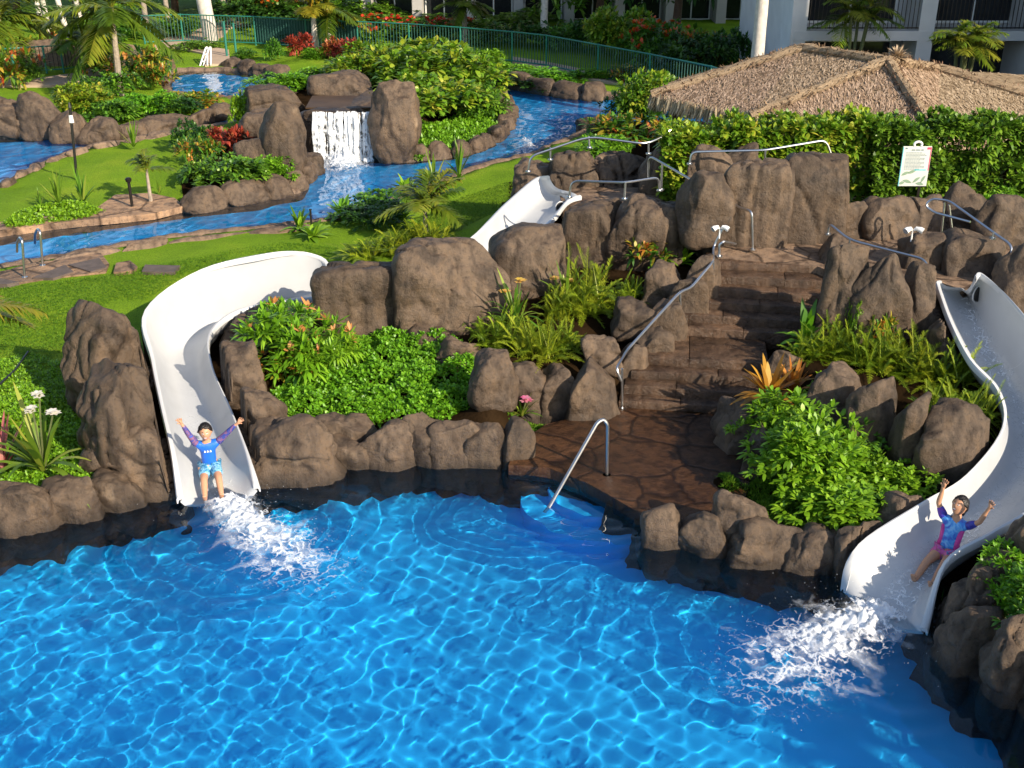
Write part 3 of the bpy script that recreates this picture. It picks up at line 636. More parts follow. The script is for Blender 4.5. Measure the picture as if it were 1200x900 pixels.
rim_run([(300, 84), (330, 88), (350, 90)], .35, .9, .7, .4, 'dark rock on the right rim of the small back pool', 'rocks round the small back pool', 'rock', 9)
rim_run([(180, 84), (200, 80), (222, 78)], .35, 1.0, .7, .4, 'brown rock left of the ladder of the small back pool', 'rocks left of the back pool ladder', 'rock', 10)
rim_run([(265, 78), (285, 82), (300, 86)], .35, 1.0, .7, .4, 'rough rock right of the ladder of the small back pool', 'rocks right of the back pool ladder', 'rock', 11)

# ================================================================ SLIDES
def slide(name, label, bed, out, inn, k=6):
    B = spline([P(*q) for q in bed], k); O = spline([P(*q) for q in out], k); I = spline([P(*q) for q in inn], k)
    n = len(B); root = thing(name, label, 'water slide', tuple(B[-1]))
    base = Vector(B[-1])
    prs = chute(bed, out, inn, k); m = len(prs[0])
    V = []; F = []
    for pr in prs:
        c = pr.mean(0); low = pr.copy(); low[:, 2] -= .05; d = (pr - c); d[:, 2] = 0; ln = np.linalg.norm(d, axis=1, keepdims=True) + 1e-6; low += d / ln * .035
        V.append(pr); V.append(low)
    V = np.concatenate(V) - np.array(base); w = 2 * m
    for i in range(n - 1):
        for j in range(m - 1):
            F.append((i * w + j, i * w + j + 1, (i + 1) * w + j + 1, (i + 1) * w + j))
            F.append((i * w + m + j + 1, i * w + m + j, (i + 1) * w + m + j, (i + 1) * w + m + j + 1))
    for i in (0, n - 1):
        for j in range(m - 1): F.append((i * w + j, i * w + m + j, i * w + m + j + 1, i * w + j + 1) if i == 0 else (i * w + j, i * w + j + 1, i * w + m + j + 1, i * w + m + j))
    g = MB(); g.v = [tuple(p) for p in V]; g.f = F; g.build('trough', M['white_gel'], root, angle=60)
    for E, side in ((O, 0), (I, m - 1)):
        g = MB(); pts = []
        for i in range(n):
            o_ = prs[i][side]; d = o_ - prs[i][m // 2]; d[2] = 0; d /= np.linalg.norm(d) + 1e-6; pts.append((o_, d))
        v = []; f = []
        sec = [(-.012, -.01), (-.008, .022), (.02, .034), (.06, .028), (.078, 0), (.078, -.06), (.062, -.06), (.05, -.012)]; q = len(sec)
        for (o_, d) in pts:
            for (a, b) in sec: v.append((o_[0] + d[0] * a - base.x, o_[1] + d[1] * a - base.y, o_[2] + b - base.z))
        for i in range(n - 1):
            for j in range(q): f.append((i * q + j, i * q + (j + 1) % q, (i + 1) * q + (j + 1) % q, (i + 1) * q + j))
        f.append(tuple(range(q))); f.append(tuple(range((n - 1) * q, n * q)))
        g.v = v; g.f = f; g.build('rim', M['white_lip'], root, angle=50)
    # bolted joint bands across the trough
    for i in range(k * 3, n - 3, k * 3):
        g = MB(); a, b = prs[i] - np.array(base), prs[i + 1] - np.array(base); t = (b - a); t = t / (np.linalg.norm(t, axis=1, keepdims=True) + 1e-6) * .008
        v = [tuple(p + np.array((0, 0, .008))) for p in a] + [tuple(p + np.array((0, 0, .008))) for p in a + t]
        g.v = v; g.f = [(j, j + 1, m + j + 1, m + j) for j in range(m - 1)]; g.build('joint_seam', M['seam'], root)
    return root, prs, base
M['seam'] = simple('grey_sealant', (.55, .56, .57), .5)
def foam_mat(name, scale, lo, hi, attr='foam'):
    m, nt, b = nodes(name); geo = N(nt, 'ShaderNodeNewGeometry'); at = N(nt, 'ShaderNodeAttribute', attribute_name='tint')
    n1 = N(nt, 'ShaderNodeTexNoise', Scale=scale, Detail=7.0, Roughness=.62, Distortion=1.2); L(nt, geo.outputs['Position'], n1.inputs['Vector'])
    n2 = N(nt, 'ShaderNodeTexVoronoi', feature='DISTANCE_TO_EDGE', Scale=scale * .7)
    nd = N(nt, 'ShaderNodeTexNoise', Scale=scale * .4, Detail=4.0); L(nt, geo.outputs['Position'], nd.inputs['Vector'])
    ad = N(nt, 'ShaderNodeMix', data_type='VECTOR'); ad.inputs[0].default_value = .5; L(nt, geo.outputs['Position'], ad.inputs[4]); L(nt, nd.outputs['Color'], ad.inputs[5]); L(nt, ad.outputs[1], n2.inputs['Vector'])
    inv = N(nt, 'ShaderNodeMapRange'); L(nt, n2.outputs['Distance'], inv.inputs[0]); inv.inputs[1].default_value = 0; inv.inputs[2].default_value = .16; inv.inputs[3].default_value = .55; inv.inputs[4].default_value = 0
    a1 = N(nt, 'ShaderNodeMath', operation='ADD'); L(nt, n1.outputs[0], a1.inputs[0]); L(nt, inv.outputs[0], a1.inputs[1])
    a2 = N(nt, 'ShaderNodeMath', operation='ADD'); L(nt, a1.outputs[0], a2.inputs[0]); L(nt, at.outputs['Fac'], a2.inputs[1])
    al = N(nt, 'ShaderNodeMapRange'); L(nt, a2.outputs[0], al.inputs[0]); al.inputs[1].default_value = lo; al.inputs[2].default_value = hi
    b.inputs['Base Color'].default_value = (.9, .93, .96, 1); b.inputs['Roughness'].default_value = .5
    tl = N(nt, 'ShaderNodeBsdfTranslucent'); tl.inputs[0].default_value = (.9, .94, .97, 1); mx = N(nt, 'ShaderNodeMixShader'); mx.inputs[0].default_value = .3; L(nt, b.outputs[0], mx.inputs[1]); L(nt, tl.outputs[0], mx.inputs[2])
    tr = N(nt, 'ShaderNodeBsdfTransparent'); m2 = N(nt, 'ShaderNodeMixShader'); L(nt, al.outputs[0], m2.inputs[0]); L(nt, tr.outputs[0], m2.inputs[1]); L(nt, mx.outputs[0], m2.inputs[2])
    L(nt, m2.outputs[0], nt.nodes['Material Output'].inputs[0]); return m
M['foam'] = foam_mat('white_foam', 9, .95, 1.45); M['mist'] = foam_mat('aerated_water', 3.2, .75, 1.9); M['film'] = foam_mat('thin_bubbly_water', 11, 1.0, 1.4); M['fall'] = foam_mat('falling_water', 7, .86, 1.15)
lsl, lpr, lb = slide('water_slide', 'white curved water slide carrying the boy, bending between brown rocks into the pool', LS_BED, LS_OUT, LS_INN)
rsl, rpr, rb = slide('water_slide', 'white water slide at the right edge carrying the girl in pink', RS_BED, RS_OUT, RS_INN)
def inlet(root, base, pr, i, j, r, tilt):
    # dark inlet pipe mouth set in the wall of the chute
    p = Vector(pr[i][j]) - base; c = Vector(pr[i].mean(0)) - base; nrm = (c - p); nrm.z = 0; nrm.normalize()
    g = MB(); ring = []
    g.tube([p - nrm * .02, p + nrm * .015], r, 18); o = g.build('inlet_pipe', M['hole'], root, angle=30)
    g = MB(); a = nrm.orthogonal().normalized(); b = nrm.cross(a); pts = [p + nrm * .012 + (a * math.cos(t) + b * math.sin(t)) * r * 1.06 for t in np.linspace(0, 2 * math.pi, 25)]
    g.tube(pts, .012, 6, cap=False); g.build('inlet_collar', M['white_lip'], o)
def film(name, prs, i0, i1, dens, wid=(4, 13)):
    V = []; T = []; a, b = wid; n = i1 - i0
    for i in range(i0, i1):
        for j in range(a, b): q = prs[i][j]; V.append((q[0], q[1], q[2] + .012 + .008 * math.sin(i * 1.7 + j * 2.1))); T.append(dens(i, (j - a) / (b - a - 1)))
    w = b - a; F = [(i * w + j, i * w + j + 1, (i + 1) * w + j + 1, (i + 1) * w + j) for i in range(n - 1) for j in range(w - 1)]
    return struct(name, mesh_np(name, V, np.array(F), M['film'], tint=T), 'stuff')
film('running_water', lpr, 66, len(lpr) - 1, lambda i, t: -.12 + .42 * (1 - abs(2 * t - 1)) * min(1, (i - 66) / 14))
inlet(lsl, lb, lpr, 7, 14, .10, 0); inlet(rsl, rb, rpr, 7, 14, .12, 0)
film('running_water', rpr, 7, len(rpr) - 1, lambda i, t: (.5 if i < 20 else .34 if i < 28 else .2 if i < 42 else .45) * (1 - abs(2 * t - 1) ** 1.5) - .08)
# ================================================================ STAIRS, PLATFORM, PAVING
M['step'] = rock_mat('wet_stone_step', (.03, .018, .011), (.088, .054, .034), (.18, .12, .078), rough=.36, scale=1.6)
def paving_mat(name, dark, mid, light, rough, scale, joint=.05):
    m = rock_mat(name, dark, mid, light, rough=rough); nt = m.node_tree; b = nt.nodes['Principled BSDF']
    geo = [n for n in nt.nodes if n.type == 'NEW_GEOMETRY'][0]
    nd = N(nt, 'ShaderNodeTexNoise', Scale=1.6, Detail=3.0); L(nt, geo.outputs['Position'], nd.inputs['Vector'])
    ad = N(nt, 'ShaderNodeMix', data_type='VECTOR'); ad.inputs[0].default_value = .25; L(nt, geo.outputs['Position'], ad.inputs[4]); L(nt, nd.outputs['Color'], ad.inputs[5])
    v = N(nt, 'ShaderNodeTexVoronoi', feature='DISTANCE_TO_EDGE', Scale=scale); L(nt, ad.outputs[1], v.inputs['Vector'])
    v2 = N(nt, 'ShaderNodeTexVoronoi', Scale=scale); L(nt, ad.outputs[1], v2.inputs['Vector'])
    e = ramp(nt, v.outputs['Distance'], [(0, (.25, .23, .21)), (joint, (1, 1, 1))])
    old = b.inputs['Base Color'].links[0].from_socket
    mx = N(nt, 'ShaderNodeMix', data_type='RGBA', blend_type='MULTIPLY'); mx.inputs[0].default_value = 1; L(nt, old, mx.inputs[6]); L(nt, e, mx.inputs[7])
    c = ramp(nt, v2.outputs['Color'], [(.15, (.62, .6, .58)), (.85, (1.3, 1.22, 1.12))]); mx2 = N(nt, 'ShaderNodeMix', data_type='RGBA', blend_type='MULTIPLY'); mx2.inputs[0].default_value = .8; L(nt, mx.outputs[2], mx2.inputs[6]); L(nt, c, mx2.inputs[7])
    L(nt, mx2.outputs[2], b.inputs['Base Color'])
    bp = N(nt, 'ShaderNodeBump', Strength=.8, Distance=.02); L(nt, e, bp.inputs['Height']); L(nt, b.inputs['Normal'].links[0].from_socket, bp.inputs['Normal']); L(nt, bp.outputs[0], b.inputs['Normal'])
    return m
M['pave_wet'] = paving_mat('wet_flagstone', (.036, .018, .009), (.10, .05, .024), (.18, .10, .05), .26, 1.5)
M['pave_dry'] = paving_mat('platform_flagstone', (.09, .06, .045), (.20, .145, .105), (.30, .22, .16), .7, 1.5)
M['pave_tan'] = paving_mat('tan_flagstone', (.15, .095, .06), (.28, .19, .125), (.38, .275, .185), .8, 1.1)
def slab_poly(name, px, z, th, m, kind=None):
    pts = [P(a, b, z) for a, b in px]; n = len(pts); g = MB()
    g.v = [tuple(p) for p in pts] + [(p.x, p.y, p.z - th) for p in pts]
    g.f = [tuple(range(n))] + [(i, n + i, n + (i + 1) % n, (i + 1) % n) for i in range(n)]
    o = g.build(name, m, angle=20)
    if kind: o['kind'] = kind
    return o
slab_poly('landing_paving', [(596, 545), (606, 520), (640, 497), (690, 485), (735, 478), (800, 478), (892, 484), (900, 512), (890, 545), (872, 585), (866, 612), (800, 612), (758, 606), (722, 585), (690, 567), (645, 549), (622, 546)], .15, .3, M['pave_wet'], 'structure')
slab_poly('platform_paving', [(836, 302), (958, 312), (1000, 330), (1075, 322), (1130, 340), (1200, 320), (1200, 268), (1060, 262), (985, 262), (900, 262), (840, 250), (800, 225), (700, 215), (655, 226), (660, 240), (760, 250), (800, 270), (836, 286)], 1.5, .35, M['pave_dry'], 'structure')
# staircase: each step a slab with slightly uneven blocks along its nose
st = thing('stone_staircase', 'dark wet stone staircase with a landing halfway, rising from the pool deck to the platform', 'staircase', tuple(P(800, 488, .13)))
sb = Vector(st.location)
STEPS = [((742, 480), (868, 488), .27), ((748, 462), (868, 470), .41), ((756, 445), (868, 452), .55), ((764, 428), (872, 434), .69),
         ((800, 393), (915, 400), .83), ((808, 378), (918, 385), .965), ((820, 362), (930, 369), 1.10), ((832, 347), (940, 354), 1.235), ((838, 332), (948, 338), 1.37), ((842, 316), (955, 321), 1.5)]
rs = random.Random(3)
for i, (a, b, z) in enumerate(STEPS):
    A = P(a[0], a[1], z - .14); B = P(b[0], b[1], z - .14); d = (B - A); d.z = 0; wd = d.length; d.normalize(); bk = Vector((-d.y, d.x, 0))
    last = i == len(STEPS) - 1
    deep = 1.25 if i == 3 else .62 if not last else .5
    A = A - d * .22; B = B + d * .36; wd = (B - A).length; nb = 2; g = MB(); x = 0
    cuts = sorted([0] + [wd * (k + rs.uniform(-.3, .3)) / nb for k in range(1, nb)] + [wd])
    zt = z - (.006 if last else 0)
    for u0, u1 in zip(cuts, cuts[1:]):
        w_ = u1 - u0 - .004; nose = rs.uniform(-.012, .012); hh = rs.uniform(-.006, .006)
        c = A + d * ((u0 + u1) / 2) + bk * (deep / 2 + nose); h = .30
        g.box((c.x - sb.x, c.y - sb.y, zt + hh - h / 2 - sb.z), (w_, deep, h), math.atan2(d.y, d.x), .014)
    g.build('step', M['step'], st, angle=50)
# pavers by the river on the left, stepping stones, island paving, back path
def paver(px, z, label, m, th=.09):
    o = slab_poly('paving_stone', px, z, th, M[m]); return tag(o, label, 'paving stone')
slab_poly('river_paving', [(-60, 330), (0, 334), (60, 326), (124, 318), (128, 309), (118, 296), (60, 306), (0, 318), (-60, 326)], .47, .2, M['pave_tan'], 'structure')
paver([(0, 326), (22, 330), (8, 333), (-20, 332), (-20, 327)], .5, 'dark slate slab at the left edge in the tan river paving', 'slab_dark')
paver([(38, 325), (76, 310), (86, 318), (62, 326)], .5, 'dark slate slab in the tan paving beside the left ladder rail', 'slab_dark')
paver([(80, 310), (116, 302), (125, 313), (106, 318)], .5, 'dark slate slab at the right end of the tan river paving', 'slab_dark')
paver([(136, 308), (152, 305), (161, 312), (156, 317), (133, 319)], .50, 'broken tan stepping stone on the lawn', 'pave_tan')
paver([(170, 310), (211, 311), (204, 319), (166, 318)], .50, 'flat dark stepping stone on the lawn', 'slab_dark')
slab_poly('island_paving', [(118, 240), (135, 228), (175, 226), (205, 232), (216, 241), (180, 250), (130, 255), (95, 258), (60, 262), (0, 270), (-30, 272), (-30, 262), (0, 260), (60, 254), (104, 250)], .455, .15, M['pave_tan'], 'structure')
slab_poly('garden_path', [(178, 56), (190, 45), (225, 38), (250, 24), (262, 16), (330, 16), (310, 26), (268, 32), (262, 42), (232, 52), (268, 58), (270, 74), (240, 76), (238, 62), (205, 55)], .47, .15, M['path'], 'structure')
slab_poly('garden_path', [(0, 88), (40, 92), (95, 84), (120, 80), (125, 90), (60, 100), (0, 100)], .47, .15, M['path'], 'structure')
slab_poly('garden_path', [(600, 66), (640, 72), (700, 84), (760, 96), (800, 108), (760, 104), (700, 94), (640, 80), (600, 72)], .47, .15, M['path'], 'structure')

# ================================================================ HANDRAILS
def rail(label, path, posts=(), r=.021, rad=.16, flange=True, endposts=True, grp=None):
    """path: points in metres; posts: (foot, head) pairs"""
    base = Vector(path[0]); t = thing('handrail', label, 'handrail', tuple(base), 0, grp)
    g = MB(); g.tube([p - base for p in fillet([Vector(p) for p in path], rad)], r, 8); g.build('rail', M['chrome'], t)
    feet = []
    for a, b in posts:
        g = MB(); g.tube([Vector(a) - base, Vector(b) - base], r * .9, 8); o = g.build('post', M['chrome'], t); feet.append((Vector(a), o))
    if flange:
        for a, o in feet:
            g = MB(); q = a - base; g.disc((q.x, q.y, q.z - .012), .055, .022, 12); g.build('base_flange', M['chrome'], o)
        for e in ([path[0]] if endposts is True else list(endposts) if endposts else []):
            q = Vector(e) - base; g = MB(); g.disc((q.x, q.y, q.z - .012), .055, .022, 12); g.build('base_flange', M['chrome'], t)
    return t
Yr = P(650, 190, 1.75).y
def Q(px, py, Y): return PY(px, py, Y)
# ridge rail that climbs from the slide top along the ridge to the hedge
y1 = 21.4
path = [Q(619, 201, y1), Q(622, 183, y1), Q(690, 160, y1 + .2), Q(757, 169, y1), Q(775, 161, y1 + .3), Q(786, 152, y1 + .4)]
rail('long steel rail climbing along the upper ridge from the slide top into the hedge', path, [(Q(645, 187, y1 + .1), Q(645, 173, y1 + .1)), (Q(691, 173, y1 + .2), Q(690, 160, y1 + .2)), (Q(760, 180, y1), Q(760, 167, y1))], rad=.25, endposts=[path[0]])
path = [Q(667, 231, 19.6), Q(670, 212, 19.6), Q(733, 214, 19.2), Q(772, 208, 19.5), Q(773, 223, 19.5)]
rail('short bent steel rail on the rock just right of the left slide top', path, [(Q(732, 233, 19.2), Q(733, 214, 19.2))], endposts=[path[0], path[-1]])
path = [Q(760, 208, 20.5), Q(760, 182, 20.5), Q(870, 245, 18.4), Q(881, 247, 18.2), Q(882, 292, 18.2)]
rail('steel handrail sloping down from the ridge to the platform in front of the big rock', path, [(Q(775, 222, 20.3), Q(776, 192, 20.3))], endposts=[path[-1]])
path = [Q(808, 192, 20.2), Q(811, 178, 20.2), Q(896, 176, 20.0), Q(968, 164, 20.2), Q(974, 181, 20.2)]
rail('low steel rail on top of the big flat-faced rock', path, [(Q(896, 191, 20.0), Q(897, 176, 20.0))], endposts=[path[0], path[-1]])
# stair rail
a0, a1, a2, a3, a4 = P(729, 478, .14), P(798, 394, .69), P(836, 345, 1.15), P(846, 312, 1.3), P(853, 268, 1.6)
path = [Q(728, 446, a0.y), Q(722, 432, a0.y), Q(735, 410, a0.y + .5), Q(797, 342, a1.y), Q(810, 337, a1.y + .2), Q(836, 306, a2.y), Q(836, 290, a2.y + .5), Q(846, 270, 17.6), Q(851, 264, 17.6)]
rail('steel stair rail following the left side of the stone stairs', path, [(a0, Q(729, 432, a0.y)), (a1, Q(797, 342, a1.y)), (a2, Q(836, 306, a2.y))], endposts=None, rad=.12)
path = [Q(843, 300, 17.3), Q(843, 287, 17.3), Q(848, 283, 17.3), Q(862, 286, 17.6)]
rail('tiny steel rail end by the top step at the left', path, [], endposts=[path[0]])
# pool grab rail
f0 = P(711, 557, .14)
path = [P(638, 604, -.1), Q(700, 495, f0.y - .05), Q(707, 491, f0.y), Q(712, 497, f0.y), f0]
rail('long steel grab rail slanting from the wet landing down into the pool', path, [], r=.024, rad=.1, endposts=[f0])
# right slide rails
path = [Q(970, 274, 17.9), Q(972, 262, 17.9), Q(995, 281, 17.4), Q(1060, 298, 16.9), Q(1084, 304, 16.7), Q(1090, 321, 16.5)]
rail('curved steel rail on the rocks between the stairs and the right slide', path, [(Q(994, 296, 17.4), Q(996, 281, 17.4))], rad=.18, endposts=[path[0], path[-1]])
path = [Q(1137, 260, 17.6), Q(1095, 249, 18.2), Q(1084, 241, 18.3), Q(1092, 233, 18.3), Q(1112, 235, 18.2), Q(1165, 273, 17.0), Q(1188, 289, 16.6), Q(1180, 314, 16.5)]
rail('looped steel rail beside the top of the right slide', path, [(Q(1102, 283, 18.2), Q(1107, 237, 18.2)), (Q(1117, 280, 18.3), Q(1112, 240, 18.3)), (Q(1163, 279, 17.0), Q(1165, 272, 17.0))], rad=.2, endposts=[path[-1]])
for (bx, by, tx, ty, lab) in ((29, 325, 26, 281, 'left one of two bent steel ladder rails at the near river edge'), (50, 311, 47, 271, 'right one of two bent steel ladder rails at the near river edge')):
    b_ = P(bx, by, .47); path = [b_, Q(tx, ty, b_.y), Q(tx - 3, ty - 3, b_.y + .15), Q(tx - 6, ty + 3, b_.y + .5), Q(tx - 6, ty + 14, b_.y + .9)]
    rail(lab, path, [], r=.024, rad=.12)
b_ = P(233, 84, .25); t_ = thing('pool_ladder', 'white ladder rails dipping into the small back pool', 'ladder', tuple(b_))
for dx in (0, 4):
    g = MB(); A = P(231 + dx, 88, .1); B = PY(241 + dx, 56, A.y + 1.2); D = P(243 + dx, 76, .47); g.tube([p - b_ for p in fillet([A, B, Q(243 + dx, 55, A.y + 1.5), D], .15)], .035, 8); g.build('rail', M['white_paint'], t_)
for k in range(3):
    u = .25 + .25 * k; A = P(231, 88, .1).lerp(PY(241, 56, P(231, 88, .1).y + 1.2), u); B = A + (P(235, 88, .1) - P(231, 88, .1)); g = MB(); g.tube([A - b_, B - b_], .03, 6); g.build('rung', M['white_paint'], t_)
# floodlights
def flood(px, py, Y, h, label, heads=2, s=1.0):
    b = PY(px, py, Y); t = thing('floodlight', label, 'floodlight', tuple(b))
    g = MB(); g.tube([(0, 0, -.05), (0, 0, h)], .022 * s, 8); g.build('post', M['white_paint'], t)
    for k in range(heads):
        sg = -1 if k == 0 else 1; g = MB(); g.tube([(sg * .02, 0, h), (sg * .07 * s, -.02, h + .03), (sg * .15 * s, -.07 * s, h + .02), (sg * .2 * s, -.1 * s, h)], [.03 * s, .05 * s, .07 * s, .075 * s], 12); o = g.build('lamp_head', M['white_paint'], t)
        g = MB(); g.tube([(sg * .2 * s, -.1 * s, h), (sg * .206 * s, -.104 * s, h - .002)], .064 * s, 12); g.build('lens', M['lens'], o)
M['lens'] = simple('grey_glass_lens', (.35, .37, .40), .1)
flood(843, 276, 17.5, .12, 'white twin floodlight on the rock at the top of the stairs', 2, .62)
flood(1068, 280, 17.5, .15, 'white twin floodlight on the dark rock below the sign', 2, .7)
flood(778, 392, P(778, 392, .75).y, .1, 'small white floodlight beside the stair rail landing', 1, .9)
# sign
b_ = PY(1068, 282, 20.4); h_ = PY(1068, 216, 20.4).z - b_.z; sg = thing('sign', 'white notice board with printed rules on a dark post in front of the hedge', 'sign', tuple(b_))
sw = 33.5 / scale_at((0, 20.4, 2.6)); shh = 44 / (scale_at((0, 20.4, 2.6)) * .93)
g = MB(); g.box((0, .03, h_ / 2 + .1), (.05, .03, h_ + .3)); g.build('post', M['bronze'], sg, smooth=False)
cx_ = PY(1072, 195, 20.4).x - b_.x; cz_ = PY(1072, 195, 20.4).z - b_.z
M['sign_white'] = simple('sign_panel', (.60, .62, .58), .4, var=.03); M['sign_ink'] = simple('sign_print', (.10, .16, .20), .5); M['sign_red'] = simple('sign_red', (.65, .05, .12), .5); M['sign_teal'] = simple('sign_teal', (.12, .50, .55), .5); M['sign_green'] = simple('sign_leaf_green', (.22, .32, .22), .5)
g = MB(); g.box((cx_, 0, cz_), (sw, .02, shh), 0, .006); pn = g.build('board', M['sign_white'], sg)
def flat(name, m, shapes):
    g = MB()
    for (x0, z0, x1, z1) in shapes: g.box((cx_ + sw * ((x0 + x1) / 2 - .5), -.012, cz_ + shh * (.5 - (z0 + z1) / 2)), (sw * (x1 - x0), .003, shh * abs(z1 - z0)))
    return g.build(name, M[m], pn, smooth=False)
flat('edge_band', 'sign_teal', [(.0, .02, .025, .99)]); flat('edge_band', 'sign_red', [(.965, .02, .99, .6), (.84, .02, .96, .075)])
rs = random.Random(5); ln = [(.3, .075, .42, .1), (.45, .075, .6, .1), (.63, .075, .72, .1)]
for k in range(13):
    z = .15 + k * .034; x = .12
    while x < (.80 if k % 3 else .62): w_ = rs.uniform(.03, .09); ln.append((x, z, x + w_, z + .012)); x += w_ + .018
flat('print', 'sign_ink', ln); flat('print', 'sign_ink', [(.08, .03, .15, .065)]); flat('print', 'sign_teal', [(.5, .57, .9, .6)])
for k, (x, z, a, w_) in enumerate([(.2, .68, .3, .3), (.42, .64, .25, .3), (.3, .88, -.2, .35), (.62, .84, .5, .3), (.85, .82, .9, .25), (.75, .94, -.1, .3), (.12, .92, .2, .2)]):
    g = MB(); n = 10; up = [(math.cos(a) * t * w_ - math.sin(a) * .05 * math.sin(math.pi * (t + .5)), math.sin(a) * t * w_ + math.cos(a) * .05 * math.sin(math.pi * (t + .5))) for t in np.linspace(-.5, .5, n)]
    dn = [(math.cos(a) * t * w_ + math.sin(a) * .03 * math.sin(math.pi * (t + .5)), math.sin(a) * t * w_ - math.cos(a) * .03 * math.sin(math.pi * (t + .5))) for t in np.linspace(-.5, .5, n)]
    pl = [(min(.97, max(.03, x + p[0])), min(.985, max(.02, z - p[1]))) for p in up[:-1] + dn[::-1][:-1]]
    g.v = [(cx_ + sw * (p - .5), -.0125, cz_ + shh * (.5 - q)) for p, q in pl]; g.f = [tuple(range(len(pl)))]; g.build('leaf_print', M['sign_green'], pn, smooth=False)
g = MB(); pts = [(cx_ + .07 * math.cos(t), 0, cz_ + shh / 2 + .035 + .05 * math.sin(t)) for t in np.linspace(-.6, math.pi + .6, 14)]; g.tube(pts, .022, 6); g.build('hanger', M['white_paint'], sg)
# lamp post, bollards, hoses
b_ = P(90, 212, .45); t_ = thing('lamp_post', 'slim black lamp post on the island lawn', 'lamp post', tuple(b_))
tp = PY(82, 126, b_.y) - b_
g = MB(); g.tube([(0, 0, -.1), tuple(tp)], .035, 8); g.build('pole', M['black'], t_)
g = MB(); g.tube([(tp.x * .85, 0, tp.z * .80), (tp.x * .87, 0, tp.z * .9)], [.06, .045], 8); g.build('collar', M['white_paint'], t_); g = MB(); g.tube([tuple(tp), tuple(tp + Vector((0, 0, .12)))], [.05, .02], 8); g.build('finial', M['black'], t_)
b_ = P(155, 242, .45); t_ = thing('bollard_light', 'short brown path light on the island paving', 'path light', tuple(b_)); hh = PY(155, 208, b_.y).z - b_.z
g = MB(); g.tube([(0, 0, -.05), (0, 0, hh - .1)], .035, 8); g.build('post', M['bronze'], t_); g = MB(); g.tube([(0, 0, hh - .1), (0, 0, hh - .03), (0, 0, hh)], [.06, .075, .04], 10); g.build('cap', M['bronze'], t_)
for (px, py, top, lab) in ((366, 276, 246, 'thin grey marker post in the plants on the near river bank'), (250, 272, 250, 'thin grey stake at the near river edge')):
    if px == 250: continue
    b_ = P(px, py, .45); hh = PY(px, top, b_.y).z - b_.z; g = MB(); g.tube([(0, 0, -.1), (0, 0, hh)], .022, 8); g.disc((0, 0, hh), .03, .02); o = g.build('marker_post', M['bronze']); o.location = b_; tag(o, lab, 'post')
g = MB(); p0 = P(-5, 455, .5); p1 = P(33, 412, .5); g.tube([p0, p0.lerp(p1, .5) + Vector((.05, 0, .0)), p1], .016, 6); tag(g.build('garden_hose', M['black']), 'dark edging pipe lying on the left lawn', 'pipe')
# ================================================================ PLANTS
def leaves(base, d, L_, W_, droop=.25, fold=.0, tint=None, rs=None, prof=((0, .25), (.3, 1.0), (.68, .8), (1, 0))):
    """N blades at once: base (N,3), direction (N,3), lengths, widths; bends down along its length"""
    n = len(base); d = d / (np.linalg.norm(d, axis=1, keepdims=True) + 1e-9)
    up = np.tile(np.array([0, 0, 1.0]), (n, 1)); side = np.cross(d, up); ln = np.linalg.norm(side, axis=1, keepdims=True)
    side = np.where(ln < .05, np.array([[1.0, 0, 0]]), side / (ln + 1e-9)); nn = np.cross(side, d)
    L_ = np.broadcast_to(np.asarray(L_, float), (n,))[:, None]; W_ = np.broadcast_to(np.asarray(W_, float), (n,))[:, None]; dr = np.broadcast_to(np.asarray(droop, float), (n,))[:, None]
    V = []; F = []; k = len(prof)
    for s, w in prof[:-1]:
        c = base + d * L_ * s; c = c - np.array([0, 0, 1.0]) * dr * L_ * s * s
        V.append(c + side * W_ * w * .5 + nn * W_ * fold * w); V.append(c - side * W_ * w * .5 + nn * W_ * fold * w)
    V.append(base + d * L_ - np.array([0, 0, 1.0]) * dr * L_)
    m = 2 * (k - 1) + 1; A = np.stack(V, 1).reshape(-1, 3); b = np.arange(n)[:, None] * m
    qs = np.concatenate([b + np.array([[2 * i, 2 * i + 1, 2 * i + 3, 2 * i + 2]]) for i in range(k - 2)]); ts = b + np.array([[2 * (k - 2), 2 * (k - 2) + 1, 2 * (k - 1)]])
    return A, [qs, ts], np.repeat(tint if tint is not None else np.zeros(n), m)
def join(parts):
    V = []; F4 = []; F3 = []; T = []; o = 0
    for a, f, t in parts:
        V.append(a); T.append(t)
        for q in f: (F4 if q.shape[1] == 4 else F3).append(q + o)
        o += len(a)
    return np.concatenate(V), [np.concatenate(x) for x in (F4, F3) if x], np.concatenate(T)
def unitv(rs, n):
    v = rs.normal(size=(n, 3)); return v / np.linalg.norm(v, axis=1, keepdims=True)
def whorls(tips, dirs, rs, per, L_, W_, spread=1.0, droop=.2, t0=0, t1=1, fold=.06):
    n = len(tips); tips = np.repeat(tips, per, 0); dirs = np.repeat(dirs, per, 0); r = unitv(rs, n * per)
    d = dirs * .75 + r * spread; base = tips + r * L_ * .12
    tt = np.repeat(rs.uniform(t0, t1, n), per) * .6 + rs.uniform(t0, t1, n * per) * .4
    return leaves(base, d, L_ * rs.uniform(.6, 1.15, n * per), W_ * rs.uniform(.7, 1.15, n * per), rs.uniform(droop * .3, droop * 1.6, n * per), fold, tt)
